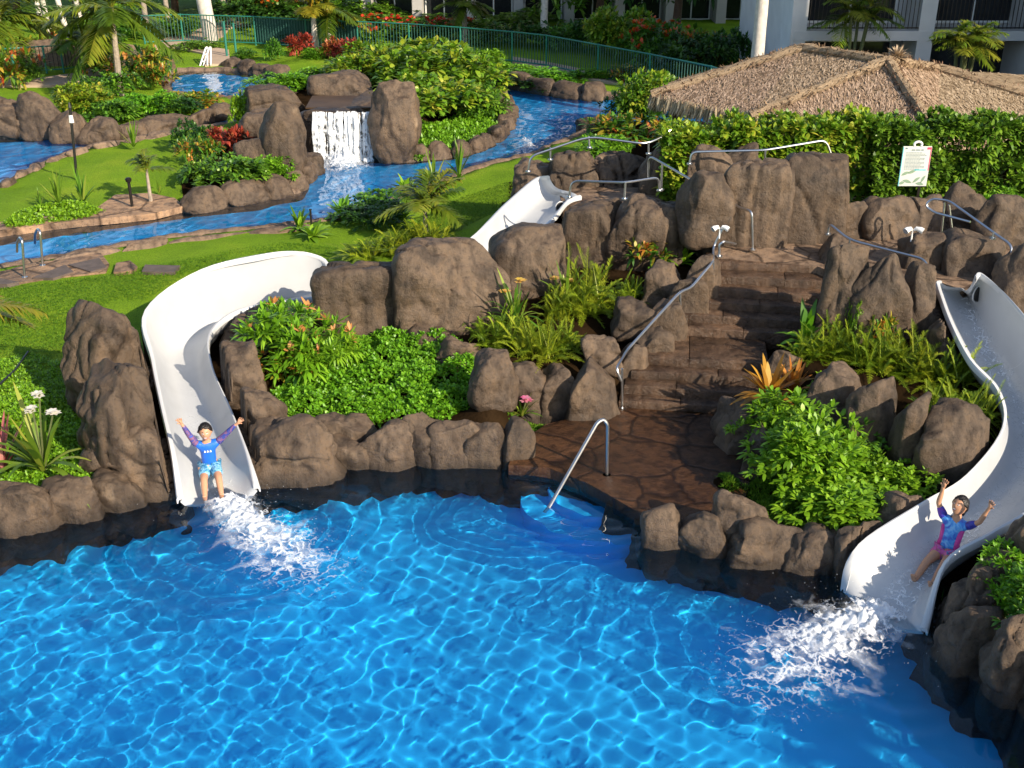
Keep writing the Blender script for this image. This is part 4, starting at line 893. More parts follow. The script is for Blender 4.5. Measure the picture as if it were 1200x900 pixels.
def bush_mesh(name, seed, m, rx=1, ry=1, rz=1, tips=150, per=9, leaf=.16, wid=.06, lumps=7, spread=.9, flower=0, fmat=None, droop=.25, core=True):
    rs = np.random.RandomState(seed); T = []; D = []
    cs = [(0, 0, .45, .55)] + [(*(rs.uniform(-.55, .55, 2)), rs.uniform(.25, .62), rs.uniform(.28, .46)) for _ in range(lumps)]
    k = max(3, tips // len(cs))
    for (x, y, z, r) in cs:
        u = unitv(rs, k); u[:, 2] = np.abs(u[:, 2]) * 1.0 - .25; rr = r * (rs.uniform(.25, 1, k) ** .4)[:, None]; T.append(np.array([x, y, z]) + u * rr); D.append(u + np.array([0, 0, .45]))
    T = np.concatenate(T) * np.array([rx, ry, rz]); T[:, 2] = np.maximum(T[:, 2], .03); D = np.concatenate(D)
    hgt = T[:, 2] / rz
    parts = [whorls(T, D, rs, per, leaf, wid, spread, droop)]
    V, F, t = join(parts)
    nleaf = sum(len(f) for f in F); mi = None; mats = [m]
    if flower:
        top = T[np.argsort(-(D[:, 2] + hgt * .8 - T[:, 1] * .3))[:max(1, int(len(T) * .5))]]; top = top[rs.permutation(len(top))[:flower]] + np.array([0, 0, leaf * .5])
        fl = whorls(top, np.tile([[0, -.2, 1.0]], (len(top), 1)), rs, 7, leaf * .75, wid * 1.1, .9, .1)
        V, F, t = join([(V, F, t), fl]); c4 = len(F[0]); c3 = len(F[1]); f4 = len(fl[1][0]); f3 = len(fl[1][1])
        mi = np.concatenate([np.r_[np.zeros(c4 - f4), np.ones(f4)], np.r_[np.zeros(c3 - f3), np.ones(f3)]]).astype(int); mats = [m, fmat]
    return mesh_np(name, V, F, mats, True, t, mi)
def rosette_mesh(name, seed, m, n=26, L_=.6, W_=.06, up=(.35, 1.3), droop=.5, stem=.05):
    rs = np.random.RandomState(seed); a = rs.uniform(0, 2 * math.pi, n) + np.arange(n) * 2.4; e = rs.uniform(*up, n)
    d = np.stack([np.cos(a) * np.cos(e), np.sin(a) * np.cos(e), np.sin(e)], 1); b = np.stack([np.cos(a) * .03, np.sin(a) * .03, np.full(n, stem) + rs.uniform(0, stem, n)], 1)
    V, F, t = leaves(b, d, L_ * rs.uniform(.7, 1.15, n), W_ * rs.uniform(.8, 1.15, n), droop * rs.uniform(.4, 1.3, n) * (1.3 - e / 1.6), .18, rs.uniform(0, 1, n), prof=((0, .7), (.22, .95), (.45, 1), (.7, .75), (.88, .4), (1, 0)))
    return mesh_np(name, V, F, m, True, t)
def frond_parts(rs, base, az, el, L_, nl, ll, lw, droop, tint, ldroop=.35, start=.12):
    s = np.linspace(start, 1, nl); d = np.array([math.cos(az) * math.cos(el), math.sin(az) * math.cos(el), math.sin(el)])
    c = base + d * (L_ * s)[:, None] - np.array([0, 0, 1.0]) * (droop * L_ * s * s)[:, None]
    tg = d - np.array([0, 0, 1.0]) * (2 * droop * s)[:, None]; tg /= np.linalg.norm(tg, axis=1, keepdims=True)
    sd = np.cross(tg, [0, 0, 1.0]); sd /= np.linalg.norm(sd, axis=1, keepdims=True) + 1e-9; upv = np.cross(sd, tg)
    env = np.sin(np.pi * (s * .82 + .14)) ** .7; out = []
    for sg in (-1, 1):
        dd = sd * sg * .85 + tg * .62 + upv * .22 + rs.normal(size=(nl, 3)) * .09
        out.append(leaves(c, dd, ll * env * rs.uniform(.85, 1.1, nl), lw, ldroop * rs.uniform(.5, 1.4, nl), .0, np.clip(tint + rs.uniform(-.2, .2, nl), 0, 1), prof=((0, .6), (.4, 1), (1, 0))))
    # midrib
    k = 9; ss = np.linspace(0, 1, k); cc = base + d * (L_ * ss)[:, None] - np.array([0, 0, 1.0]) * (droop * L_ * ss * ss)[:, None]
    s0 = np.cross(d, [0, 0, 1.0]); s0 /= np.linalg.norm(s0) + 1e-9; w = (lw * .55 * (1 - .8 * ss))[:, None]
    V = np.stack([cc + s0 * w, cc - s0 * w], 1).reshape(-1, 3); F = np.array([(2 * i, 2 * i + 1, 2 * i + 3, 2 * i + 2) for i in range(k - 1)]); out.append((V, [F], np.full(len(V), .9)))
    return out
def fern_mesh(name, seed, m, n=26, L_=.55, nl=18, ll=.07, lw=.014, el=(.2, 1.35), droop=.5, rad=.1):
    rs = np.random.RandomState(seed); ps = []
    for i in range(n):
        b = np.array([*rs.uniform(-rad, rad, 2), 0.02]); ps += frond_parts(rs, b, rs.uniform(0, 6.28), rs.uniform(*el), L_ * rs.uniform(.6, 1.1), nl, ll, lw, droop * rs.uniform(.4, 1.2), rs.uniform(0, 1), .1)
    V, F, t = join(ps); return mesh_np(name, V, F, m, True, t)
LM = {}
LM['bright'] = leaf_mat('bright_green_leaf', [(0, (0.0639, 0.1633, 0.0073)), (0.5, (0.155, 0.3564, 0.0146)), (1, (0.2734, 0.4901, 0.0304))])
LM['mid'] = leaf_mat('mid_green_leaf', [(0, (0.0353, 0.0966, 0.0112)), (0.5, (0.0882, 0.2254, 0.0168)), (1, (0.2352, 0.4025, 0.0308))])
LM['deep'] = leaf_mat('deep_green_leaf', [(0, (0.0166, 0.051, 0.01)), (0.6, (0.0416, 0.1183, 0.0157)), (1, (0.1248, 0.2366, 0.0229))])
LM['yellow'] = leaf_mat('yellow_green_leaf', [(0, (0.0506, 0.1328, 0.0083)), (0.45, (0.1518, 0.2898, 0.0155)), (0.8, (0.3416, 0.3985, 0.0311)), (1, (0.506, 0.4347, 0.0621))])
LM['fern'] = leaf_mat('feathery_yellow_green', [(0, (0.0863, 0.1581, 0.0086)), (0.5, (0.2156, 0.3019, 0.0144)), (1, (0.3881, 0.4456, 0.0287))], .35)
LM['croton'] = leaf_mat('mixed_croton_leaf', [(0, (0.033, 0.11, 0.011)), (0.45, (0.088, 0.22, 0.0165)), (0.62, (0.385, 0.33, 0.033)), (0.8, (0.495, 0.176, 0.033)), (1, (0.385, 0.055, 0.022))])
LM['orange'] = leaf_mat('orange_leaf', [(0, (.22, .10, .015)), (.5, (.48, .19, .02)), (1, (.55, .30, .05))])
LM['red'] = leaf_mat('red_ti_leaf', [(0, (.06, .06, .012)), (.4, (.30, .05, .025)), (.7, (.42, .08, .04)), (1, (.48, .20, .07))])
LM['pink'] = leaf_mat('pink_ti_leaf', [(0, (.16, .02, .04)), (.5, (.42, .10, .12)), (1, (.55, .25, .22))])
LM['lily'] = leaf_mat('strap_leaf', [(0, (0.06, 0.144, 0.012)), (0.6, (0.144, 0.264, 0.0216)), (1, (0.36, 0.384, 0.06))])
LM['palm'] = leaf_mat('palm_leaflet', [(0, (.05, .10, .008)), (.5, (.13, .21, .015)), (1, (.27, .28, .03))], .3)
LM['palmy'] = leaf_mat('yellowing_palm_leaflet', [(0, (.14, .18, .012)), (.5, (.33, .28, .02)), (1, (.48, .27, .03))], .3)
LM['grass'] = leaf_mat('grass_blade', [(0, (.05, .12, .006)), (.5, (.10, .22, .01)), (1, (.19, .30, .02))], .3, .6, .2)
LM['petal_w'] = leaf_mat('white_petal', [(0, (.75, .70, .55)), (1, (.85, .8, .75))]); LM['petal_p'] = leaf_mat('pink_petal', [(0, (.65, .12, .25)), (1, (.75, .35, .45))])
LM['petal_r'] = leaf_mat('red_petal', [(0, (.45, .02, .01)), (1, (.65, .10, .02))]); LM['petal_y'] = leaf_mat('yellow_petal', [(0, (.65, .38, .04)), (1, (.75, .5, .15))]); LM['petal_o'] = leaf_mat('orange_petal', [(0, (.55, .2, .04)), (1, (.65, .4, .15))])
PM = {}
for k in range(3):
    PM['bright', k] = bush_mesh('bright_shrub', 30 + k, LM['bright'], tips=420, per=9, leaf=.125, wid=.048, lumps=10)
    PM['yellow', k] = bush_mesh('yellow_shrub', 40 + k, LM['yellow'], tips=420, per=8, leaf=.115, wid=.055, lumps=11)
    PM['mid', k] = bush_mesh('green_shrub', 50 + k, LM['mid'], tips=260, per=8, leaf=.13, wid=.055, lumps=9)
    PM['deep', k] = bush_mesh('dark_shrub', 60 + k, LM['deep'], tips=260, per=8, leaf=.13, wid=.055, lumps=9)
    PM['croton', k] = bush_mesh('croton', 70 + k, LM['croton'], tips=80, per=8, leaf=.28, wid=.085)
    PM['redbush', k] = bush_mesh('red_bush', 75 + k, LM['red'], tips=60, per=9, leaf=.30, wid=.10)
    PM['redfl', k] = bush_mesh('red_flowered_shrub', 80 + k, LM['mid'], tips=200, per=8, leaf=.15, wid=.06, lumps=9, flower=40, fmat=LM['petal_r'])
    PM['orfl', k] = bush_mesh('orange_flowered_shrub', 84 + k, LM['bright'], tips=190, per=10, leaf=.19, wid=.05, lumps=9, flower=12, fmat=LM['petal_o'])
    PM['fern', k] = fern_mesh('fern', 90 + k, LM['fern'], n=90, L_=.75, nl=26, ll=.10, lw=.014, rad=.30)
    PM['lily', k] = rosette_mesh('lily_leaves', 100 + k, LM['lily'], n=30, L_=1, W_=.075)
    PM['orange', k] = rosette_mesh('orange_ti', 110 + k, LM['orange'], n=34, L_=1, W_=.13, droop=.35)
    PM['pink', k] = rosette_mesh('pink_ti', 120 + k, LM['pink'], n=16, L_=1, W_=.13, up=(.7, 1.45), droop=.2)
    PM['red', k] = rosette_mesh('red_ti', 125 + k, LM['red'], n=26, L_=1, W_=.16, up=(.3, 1.4), droop=.25)
    PM['agave', k] = rosette_mesh('spiky_leaves', 130 + k, LM['lily'], n=18, L_=1, W_=.085, up=(.5, 1.5), droop=.28)
    PM['leafy', k] = rosette_mesh('broad_leaves', 140 + k, LM['bright'], n=24, L_=1, W_=.24, up=(.2, 1.3), droop=.4)
PC = [0]
def plant(kind, px, py, w, h, label, cat='shrub', name=None, grp=None, z=None, dz=0, dep=None, Y=None, uniform=False):
    """w, h: size in photo pixels; the mesh is one metre wide/high"""
    PC[0] += 1; k = PC[0] % 3
    p = PT(px, py) if Y is None and z is None else P(px, py, z) if Y is None else PY(px, py, Y)
    s = scale_at(p); sx = w / s / 1.15; sz = h / (s * .93)
    if kind in ('fern', 'lily', 'orange', 'pink', 'red', 'agave', 'leafy'): sx = w / s / (1.3 if kind != 'fern' else 1.35); sz = min(h / (s * .93) / (.62 if kind == 'fern' else .85), sx * 1.7)
    o = link(name or {'fern': 'fern', 'lily': 'lily_plant', 'orange': 'ti_plant', 'pink': 'ti_plant', 'red': 'ti_plant', 'agave': 'spiky_plant', 'leafy': 'leafy_plant', 'croton': 'croton_shrub', 'redbush': 'red_shrub'}.get(kind, 'shrub'), PM[kind, k], None, (p.x, p.y + (sx * .3 if kind not in ('lily', 'pink', 'agave') else 0), p.z - .03 + dz))
    o.scale = (sx, (dep or .9) * sx, sz); o.rotation_euler = (0, 0, random.uniform(-.5, .5) if dep else random.uniform(0, 6.28))
    return tag(o, label, cat, grp)
def flower_head(parent, loc, n=5, r=.05, m='petal_w'):
    rs = np.random.RandomState(int(abs(loc[0] * 1000)) % 9999); a = np.arange(n) * 2 * math.pi / n
    d = np.stack([np.cos(a), np.sin(a), np.full(n, .45)], 1); b = np.tile(np.array(loc), (n, 1)); V, F, t = leaves(b, d, r, r * .6, .3, 0, rs.uniform(0, 1, n)); return link('flower', mesh_np('flower', V, F, LM[m], True, t), parent)
def cover(name, px, z0, hgt, kind, n, leaf, wid, label=None, seed=0, mound=0.0, follow=True, kindtag='stuff', per=6, edge=.25):
    """a mass of low leaves over an outline; nobody could count them"""
    rs = np.random.RandomState(seed); poly = [P(a, b, z0) for a, b in px]; A = np.array([(p.x, p.y) for p in poly]); lo, hi = A.min(0), A.max(0); X = []; c = 0
    while c < n:
        q = rs.uniform(lo, hi, (n * 2, 2)); q = q[inside([tuple(a) for a in A], q[:, 0], q[:, 1])]; X.append(q); c += len(q)
    X = np.concatenate(X)[:n]; dd = dist_poly([tuple(a) for a in A], X[:, 0], X[:, 1]); zz = gz(X[:, 0], X[:, 1]) if follow else np.full(n, z0)
    e = np.clip(dd / edge, 0, 1) ** .6; lump = nz(X[:, 0], X[:, 1], .45, 2) * .22 + nz(X[:, 0], X[:, 1], .22, 3) * .10
    top = zz + hgt * e * (.72 + lump) + mound * np.clip(dd / (edge * 3), 0, 1); fr = rs.uniform(.35, 1, n) ** .5
    tips = np.column_stack([X, zz + (top - zz) * fr]); dirs = np.tile([[0, 0, 1.0]], (n, 1)) + rs.normal(size=(n, 3)) * .3
    V, F, t = whorls(tips, dirs, rs, per, leaf, wid, .9, .25)
    o = link(name, mesh_np(name, V, F, LM[kind], True, t)); o['kind'] = kindtag
    return o
# -- near left bed
cover('ground_cover', [(-40, 600), (-40, 500), (0, 478), (30, 470), (62, 462), (95, 500), (112, 520), (120, 555), (100, 574), (60, 580), (20, 594)], .3, .10, 'bright', 2600, .055, .03, seed=1)
cover('ground_cover', [(-40, 500), (-40, 440), (0, 425), (40, 418), (85, 432), (92, 470), (88, 505), (60, 470), (20, 478)], .4, .06, 'bright', 1500, .05, .022, seed=2)
def lily(px, py, w, h, label, flowers=(), m='petal_w', kind='lily', name='lily_plant', cat='lily'):
    p = PT(px, py); s = scale_at(p); sx = w / s / 1.3; sz = min(h / (s * .93) / .85, sx * 1.7); t = thing(name, label, cat, tuple(p)); PC[0] += 1
    o = link('leaves', PM[kind, PC[0] % 3], t); o.scale = (sx, sx, sz)
    for (fx, fy) in flowers:
        q = PY(fx, fy, p.y + random.uniform(-.05, .1)) - p; g = MB(); g.tube([(0, 0, .05), (q.x * .5, q.y * .5, q.z * .6), tuple(q)], .012, 5); st_ = g.build('flower_stalk', M['stem'], t)
        for k in range(3): flower_head(st_, (q.x + random.uniform(-.04, .04), q.y, q.z + random.uniform(-.04, .04)), 6, .09, m)
    return t
lily(53, 558, 122, 100, 'big strappy green lily with white flowers in the bed left of the slide', [(46, 462), (38, 480), (62, 485)])
lily(4, 556, 60, 70, 'pink-leaved ti plant cut by the left edge of the photo', [], kind='pink', name='ti_plant', cat='ti plant')
lily(612, 490, 40, 32, 'small spider lily with a pink flower beside the wet landing', [(617, 468)], 'petal_p')
lily(892, 545, 20, 16, 'tiny pink flower on a stem in front of the small dark rock', [(893, 537)], 'petal_p')
# -- planting inside the left slide bend
cover('ground_cover', [(306, 472), (330, 455), (370, 440), (400, 420), (440, 405), (490, 402), (530, 412), (558, 432), (571, 458), (560, 478), (520, 488), (470, 490), (420, 496), (380, 488), (330, 486)], .35, .30, 'bright', 4200, .075, .042, seed=3, edge=.3, per=6)
plant('orfl', 335, 440, 110, 82, 'leafy shrub with orange flowers inside the left slide bend')
plant('orfl', 385, 448, 62, 66, 'orange-tinged shrub between the slide bend shrub and the bright ground cover')
plant('croton', 350, 446, 66, 40, 'low croton with red and orange leaves at the foot of the flowering shrub')
plant('bright', 338, 400, 28, 50, 'upright leafy sprig rising in front of the left slide', 'plant', 'leafy_sprig')
# -- fern bed under the centre rocks
for i, (px, py, w, h, lab) in enumerate([(585, 412, 80, 62, 'yellow-green feathery fern at the left of the bed below the slide face'), (630, 425, 92, 62, 'yellow-green feathery fern hanging over the row of stones'), (660, 418, 70, 50, 'low feathery fern at the right end of the row of stones'), (690, 372, 110, 74, 'large feathery fern under the block rocks left of the stairs'), (738, 366, 70, 56, 'feathery fern right beside the stair rail rocks'), (655, 378, 70, 56, 'feathery fern at the foot of the sloping rock face'), (560, 392, 54, 44, 'small feathery fern against the right centre rock')]):
    plant('fern', px, py, w, h, lab, 'fern')
lily(604, 384, 64, 66, 'green lily with cream flowers in front of the sloping rock face', [(610, 330), (592, 342)], 'petal_y')
lily(664, 362, 56, 58, 'green lily with yellow flowers under the slide top rocks', [(668, 330), (650, 328)], 'petal_y')
plant('leafy', 570, 358, 48, 56, 'broad-leaved plant beside the right centre rock', 'plant')
plant('croton', 765, 318, 52, 46, 'red-leaved croton by the upper stair rail')
plant('bright', 762, 300, 26, 58, 'tall thin yellow-green sprig in front of the wide brown rock', 'plant', 'leafy_sprig')
plant('leafy', 800, 314, 34, 34, 'bright leafy plant at the top of the stair wall', 'plant')
cover('grass', [(590, 495), (606, 488), (640, 486), (664, 490), (640, 505), (620, 510), (600, 512)], .14, .06, 'grass', 700, .05, .012, seed=6)
# -- bed right of the stairs
cover('grass', [(832, 534), (866, 540), (905, 560), (980, 560), (1060, 560), (1080, 580), (1040, 610), (990, 620), (930, 622), (890, 602), (850, 575)], .22, .08, 'grass', 3000, .07, .016, seed=7)
plant('bright', 960, 570, 120, 96, 'bushy light green shrub in the middle of the bed right of the stairs')
plant('mid', 1000, 560, 90, 70, 'darker green shrub on the right of the light green shrub by the stairs')
plant('bright', 920, 530, 84, 60, 'bright green shrub below the orange plant')
plant('bright', 985, 608, 130, 56, 'low light green shrub just above the right rim boulders')
plant('bright', 1030, 590, 90, 46, 'low green shrub beside the screen-left rim of the right slide')
cover('ground_cover', [(880, 505), (905, 482), (960, 478), (1000, 500), (1010, 540), (1000, 590), (940, 600), (905, 560)], .35, .22, 'bright', 1600, .08, .045, seed=8)
lily(970, 545, 70, 62, 'pale yellow-green leafy sprigs rising out of the shrub right of the stairs', [], kind='leafy', name='leafy_plant', cat='plant')
lily(990, 560, 60, 70, 'pale spreading plant with narrow leaves in front of the dark shaded boulder', [], kind='agave', name='spiky_plant', cat='plant')
plant('orange', 905, 474, 84, 48, 'orange-leaved ti plant beside the stairs', 'ti plant', Y=13.9)
plant('orange', 932, 468, 50, 42, 'smaller orange ti plant behind the larger orange one', 'ti plant', Y=14.1)
for (px, py, w, h, lab) in [(985, 424, 90, 60, 'feathery fern behind the orange plant right of the stairs'), (1030, 440, 100, 62, 'feathery fern in front of the three upright rocks'), (1075, 446, 100, 66, 'feathery yellow-green fern in the middle of the upper right bed'), (1120, 462, 90, 66, 'feathery fern leaning over the right slide rim'), (1110, 505, 90, 66, 'feathery fern above the big shaded boulder'), (1145, 500, 76, 72, 'feathery fern inside the bend of the right slide'), (950, 424, 60, 46, 'small fern at the foot of the left upright rock')]:
    plant('fern', px, py, w, h, lab, 'fern')
plant('leafy', 945, 410, 50, 50, 'broad leafy plant at the base of the left upright rock', 'plant')
plant('bright', 998, 400, 18, 56, 'thin upright sprig in front of the middle upright rock', 'plant', 'leafy_sprig')
plant('croton', 1035, 412, 36, 50, 'red-tipped sprig in front of the right upright rock', 'plant', 'leafy_sprig')
# -- right edge
plant('bright', 1212, 735, 90, 80, 'light green shrub at the right edge below the girl\'s slide', z=.35)
plant('mid', 1215, 760, 90, 90, 'dark green shrub in the lower right corner', z=.3)
plant('bright', 1182, 262, 60, 36, 'pink-flowered plant at the right end of the hedge', 'plant', z=1.6)
lily(1150, 262, 40, 40, 'pink flowers at the foot of the hedge near the looped rail', [(1168, 245), (1163, 256), (1185, 238)], 'petal_p')
# -- clipped hedge between platform and pavilion
def hedge(name, px0, px1, Y, ytop, zb, thick, m, label, n, seed, leaf=.12, wid=.055, fl=None):
    rs = np.random.RandomState(seed); a = PY(px0[0], px0[1], Y); b = PY(px1[0], px1[1], Y); t = PY(px0[0], ytop[0], Y).z; t2 = PY(px1[0], ytop[1], Y).z
    u = rs.uniform(0, 1, n); v = rs.uniform(0, 1, n); face = rs.uniform(0, 1, n); top = t + (t2 - t) * u
    ztop = top + .10 * nz(u * (b.x - a.x), u * 0, 1.2, 2) + .05 * nz(u * (b.x - a.x), u * 0, .4, 3)
    X = a.x + (b.x - a.x) * u; bulge = .12 * nz(X, v * (ztop - zb), .9, 4)
    yy = np.where(face < .6, Y - thick / 2 + bulge + rs.uniform(0, .25, n), Y + rs.uniform(-.5, .5, n) * thick); zz = np.where(face < .6, zb + (ztop - zb) * v, ztop - rs.uniform(0, .25, n))
    tips = np.column_stack([X, yy, zz]); dirs = np.where((face < .6)[:, None], np.array([[0, -.8, .6]]), np.array([[0, -.1, 1.0]])) + rs.normal(size=(n, 3)) * .25
    V, F, tt = whorls(tips, dirs, rs, 8, leaf, wid, .85, .22); c = np.array([(a.x + b.x) / 2, Y, zb])
    o = link(name, mesh_np(name, V - c, F, m, True, tt), None, tuple(c)); return tag(o, label, 'hedge')
hedge('hedge', (770, 215), (1010, 250), 22.2, (152, 138), 1.2, 1.2, LM['yellow'], 'bright green leafy hedge left of the sign, in front of the thatched roof', 2600, 3, .17, .08)
hedge('hedge', (1005, 250), (1320, 280), 21.9, (142, 140), 1.4, 1.2, LM['mid'], 'green leafy hedge behind and right of the sign, in front of the thatched roof', 3600, 4, .15, .07)
plant('croton', 745, 178, 70, 40, 'croton with red and yellow leaves at the left end of the hedge', z=.9)
plant('bright', 700, 188, 60, 30, 'bright shrub behind the middle of the upper ridge', z=1.1)
plant('yellow', 752, 150, 70, 74, 'tall yellow-green shrub at the corner of the thatched roof', z=.4)
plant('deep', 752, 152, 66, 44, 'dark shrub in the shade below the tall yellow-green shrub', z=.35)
# -- near river bank planting
for (px, py, w, h, lab) in [(430, 308, 90, 34, 'yellow-green fern at the left end of the river bank planting'), (470, 298, 90, 36, 'yellow-green fern behind the left centre rock'), (505, 290, 70, 36, 'yellow-green fern at the foot of the young palm')]: plant('fern', px, py, w, h, lab, 'fern')
for (px, py, w, h, k, lab) in [(365, 282, 44, 22, 'leafy', 'low leafy plant by the grey marker post on the river bank'), (350, 272, 30, 28, 'leafy', 'small leafy plant left of the grey marker post'), (400, 258, 46, 26, 'leafy', 'leafy plant at the water on the river bank, left of the young palm'), (440, 252, 60, 28, 'mid', 'low green shrub on the river bank behind the ferns'), (430, 270, 60, 30, 'deep', 'dark low shrub on the shaded river bank'), (470, 262, 40, 26, 'leafy', 'leafy plant left of the young palm trunk'), (475, 228, 40, 24, 'leafy', 'leafy plant on the river bank above the young palm')]: plant(k, px, py, w, h, lab, 'plant' if k == 'leafy' else 'shrub')
lily(508, 222, 46, 36, 'spiky yellow-green plant left of the pair above the young palm', [], kind='agave', name='spiky_plant', cat='plant'); lily(538, 211, 42, 38, 'spiky green plant right of the pair above the young palm', [], kind='agave', name='spiky_plant', cat='plant')
# -- palms
def palm(label, px, py, top, crown, n=15, m='palm', trunk='bark', r=.07, lean=0, z=None, el=(-.2, 1.2), seed=0, droop=.45, cat='palm', name='palm_tree', nl=42, lw=.05, Y=None, grp=None):
    p = PT(px, py) if z is None else P(px, py, z)
    if Y: p = PY(px, py, Y)
    s = scale_at(p); h = PY(px, top, p.y).z - p.z; L_ = crown / s / 1.7; t = thing(name, label, cat, tuple(p), 0, grp); rs = np.random.RandomState(seed + 17)
    g = MB(); k = 14; pts = [(lean * (i / k) ** 1.5, 0, h * i / k) for i in range(k + 1)]; g.tube([(0, 0, -.2)] + pts, [r * 1.6] + [r * (1.35 - .55 * i / k) * (1.06 if i % 2 else 1) for i in range(k + 1)], 9); g.build('trunk', M[trunk], t)
    for i in range(n):
        e = rs.uniform(*el) if i < n - 1 else 1.35
        ps = frond_parts(rs, np.array([lean, 0, h - .03]), i * 2.4 + rs.uniform(-.3, .3), e, L_ * rs.uniform(.8, 1.1), nl, L_ * .34, lw, droop * rs.uniform(.6, 1.3), rs.uniform(.1, .9), .45)
        V, F, tt = join(ps); link('frond', mesh_np('frond', V, F, LM[m], True, tt), t)
    return t
palm('young palm with arching fronds on the shaded river bank behind the centre rocks', 499, 276, 238, 112, 12, seed=1, r=.045, el=(.1, 1.3), nl=30, lw=.06)
palm('thin young palm standing on the island lawn beside the short path light', 177, 238, 198, 66, 8, seed=2, r=.035, el=(.2, 1.3), nl=20, lw=.05)
lily(70, 243, 40, 40, 'spiky plant on the island lawn, left of a pair', [], kind='agave', name='spiky_plant', cat='plant'); lily(98, 240, 44, 36, 'spiky plant on the island lawn, right of a pair', [], kind='agave', name='spiky_plant', cat='plant')
lily(48, 243, 22, 18, 'small spiky plant left of the pair on the island lawn', [], kind='agave', name='spiky_plant', cat='plant'); lily(157, 175, 34, 30, 'spiky plant at the back edge of the island lawn', [], kind='agave', name='spiky_plant', cat='plant'); lily(187, 228, 12, 24, 'small upright plant right of the thin young palm', [], kind='agave', name='spiky_plant', cat='plant')
cover('ground_cover', [(0, 262), (20, 250), (60, 240), (100, 238), (124, 248), (100, 256), (40, 264), (10, 268)], .45, .14, 'bright', 1200, .09, .05, seed=12)
palm('yellow-fronded palm cut by the left edge beside the left lawn', -28, 470, 372, 170, 9, 'palmy', seed=3, r=.09, el=(-.1, 1.0), nl=30, lw=.04)
# -- waterfall island planting
plant('croton', 232, 196, 34, 34, 'yellow-leaved croton left of the red plant by the waterfall'); plant('redbush', 268, 186, 38, 34, 'red-leaved plant beside the round boulder left of the waterfall', 'shrub')
for (px, py, w, h, k, lab) in [(262, 222, 80, 44, 'mid', 'green shrub below the red plant left of the waterfall'), (308, 216, 56, 34, 'bright', 'low green shrub by the river left of the waterfall pool'), (234, 218, 40, 36, 'mid', 'green shrub at the left end of the planting by the waterfall'), (226, 176, 40, 34, 'deep', 'dark shrub on the island lawn behind the yellow croton'), (286, 152, 34, 44, 'bright', 'leafy plant hanging over the upper left waterfall rock'), (320, 108, 64, 22, 'bright', 'low leafy shrub on the far rim of the waterfall basin'), (362, 102, 56, 22, 'bright', 'leafy shrub right of the low one behind the waterfall basin'), (300, 124, 34, 20, 'bright', 'small leafy shrub above the upper left waterfall rock')]: plant(k, px, py, w, h, lab)
for (px, py, w, h, k, lab) in [(435, 112, 90, 62, 'yellow', 'yellow-green hedge shrub at the left end of the hedge island'), (480, 120, 120, 78, 'yellow', 'largest yellow-green hedge shrub of the hedge island'), (530, 128, 100, 64, 'yellow', 'yellow-green hedge shrub at the right of the hedge island'), (500, 150, 120, 62, 'yellow', 'yellow-green hedge shrub at the front of the hedge island'), (545, 142, 70, 44, 'mid', 'green shrub at the right front of the hedge island'), (455, 96, 60, 36, 'croton', 'red-tinged shrub at the back of the hedge island')]: plant(k, px, py, w, h, lab)
cover('ground_cover', [(484, 180), (484, 150), (520, 140), (570, 120), (590, 128), (588, 142), (570, 158), (530, 172)], .55, .22, 'bright', 2200, .14, .05, seed=14, edge=.5)
# -- back pool bank, left
for (px, py, w, h, k, lab) in [(95, 140, 66, 44, 'yellow', 'yellow-green shrub at the left of the back pool bank'), (130, 146, 60, 34, 'mid', 'green shrub in the middle of the back pool bank'), (165, 140, 60, 30, 'bright', 'low green shrub right of the palm on the back pool bank'), (198, 136, 50, 24, 'deep', 'dark low shrub at the right of the back pool bank'), (120, 116, 60, 34, 'mid', 'green shrub behind the palm trunk on the back pool bank'), (165, 100, 50, 40, 'croton', 'orange croton right of the palm on the back pool bank'), (186, 104, 30, 30, 'croton', 'small orange croton near the small back pool'), (112, 96, 40, 36, 'croton', 'croton in front of the dark tree on the back pool bank'), (10, 104, 50, 46, 'croton', 'red and green croton at the left edge of the photo'), (30, 100, 40, 30, 'mid', 'green shrub by the dark fence at the left edge'), (230, 128, 50, 20, 'croton', 'brownish low shrub below the small back pool'), (205, 138, 30, 20, 'mid', 'green clump at the edge of the back pool bank')]: plant(k, px, py, w, h, lab)
palm('tall thin palm with a pale yellow trunk on the back pool bank', 142, 112, 8, 136, 14, seed=4, r=.09, trunk='bark', el=(-.5, 1.1), lean=.1, lw=.09)
palm('dark bushy palm in shade behind the back pool bank', 105, 88, 52, 110, 16, 'palm', seed=5, r=.10, el=(.1, 1.3), lw=.10)
palm('bushy yellow-green palm at the upper left corner', 6, 72, 22, 150, 18, seed=6, r=.14, el=(-.3, 1.2), lw=.10)
palm('small palm left of the thin pale-trunked palm', 124, 60, 14, 100, 13, seed=7, r=.1, el=(-.2, 1.1), lw=.10)
palm('yellow-fronded palm in front of the green fence, left of a pair', 370, 60, 8, 80, 11, 'palmy', seed=8, r=.11, trunk='bark_white', el=(-.6, 1.1), lw=.10)
palm('green palm in front of the green fence, right of a pair', 388, 58, 10, 76, 11, 'palm', seed=9, r=.10, trunk='bark_white', el=(-.5, 1.1), lw=.10)
palm('thin palm between the fence and the grey building', 545, 52, 4, 60, 12, 'palm', seed=10, r=.10, el=(-.3, 1.2), lw=.10)

cover('grass', [(-60, 420), (-60, 345), (0, 336), (130, 322), (230, 300), (330, 284), (400, 290), (380, 300), (300, 298), (220, 320), (170, 352), (130, 352), (90, 400), (60, 420), (0, 420)], .45, .035, 'grass', 9000, .035, .008, seed=21, per=5)
cover('grass', [(420, 290), (480, 262), (540, 232), (600, 212), (640, 200), (600, 240), (560, 280), (500, 295), (440, 312)], .45, .035, 'grass', 5000, .04, .01, seed=22, per=5)
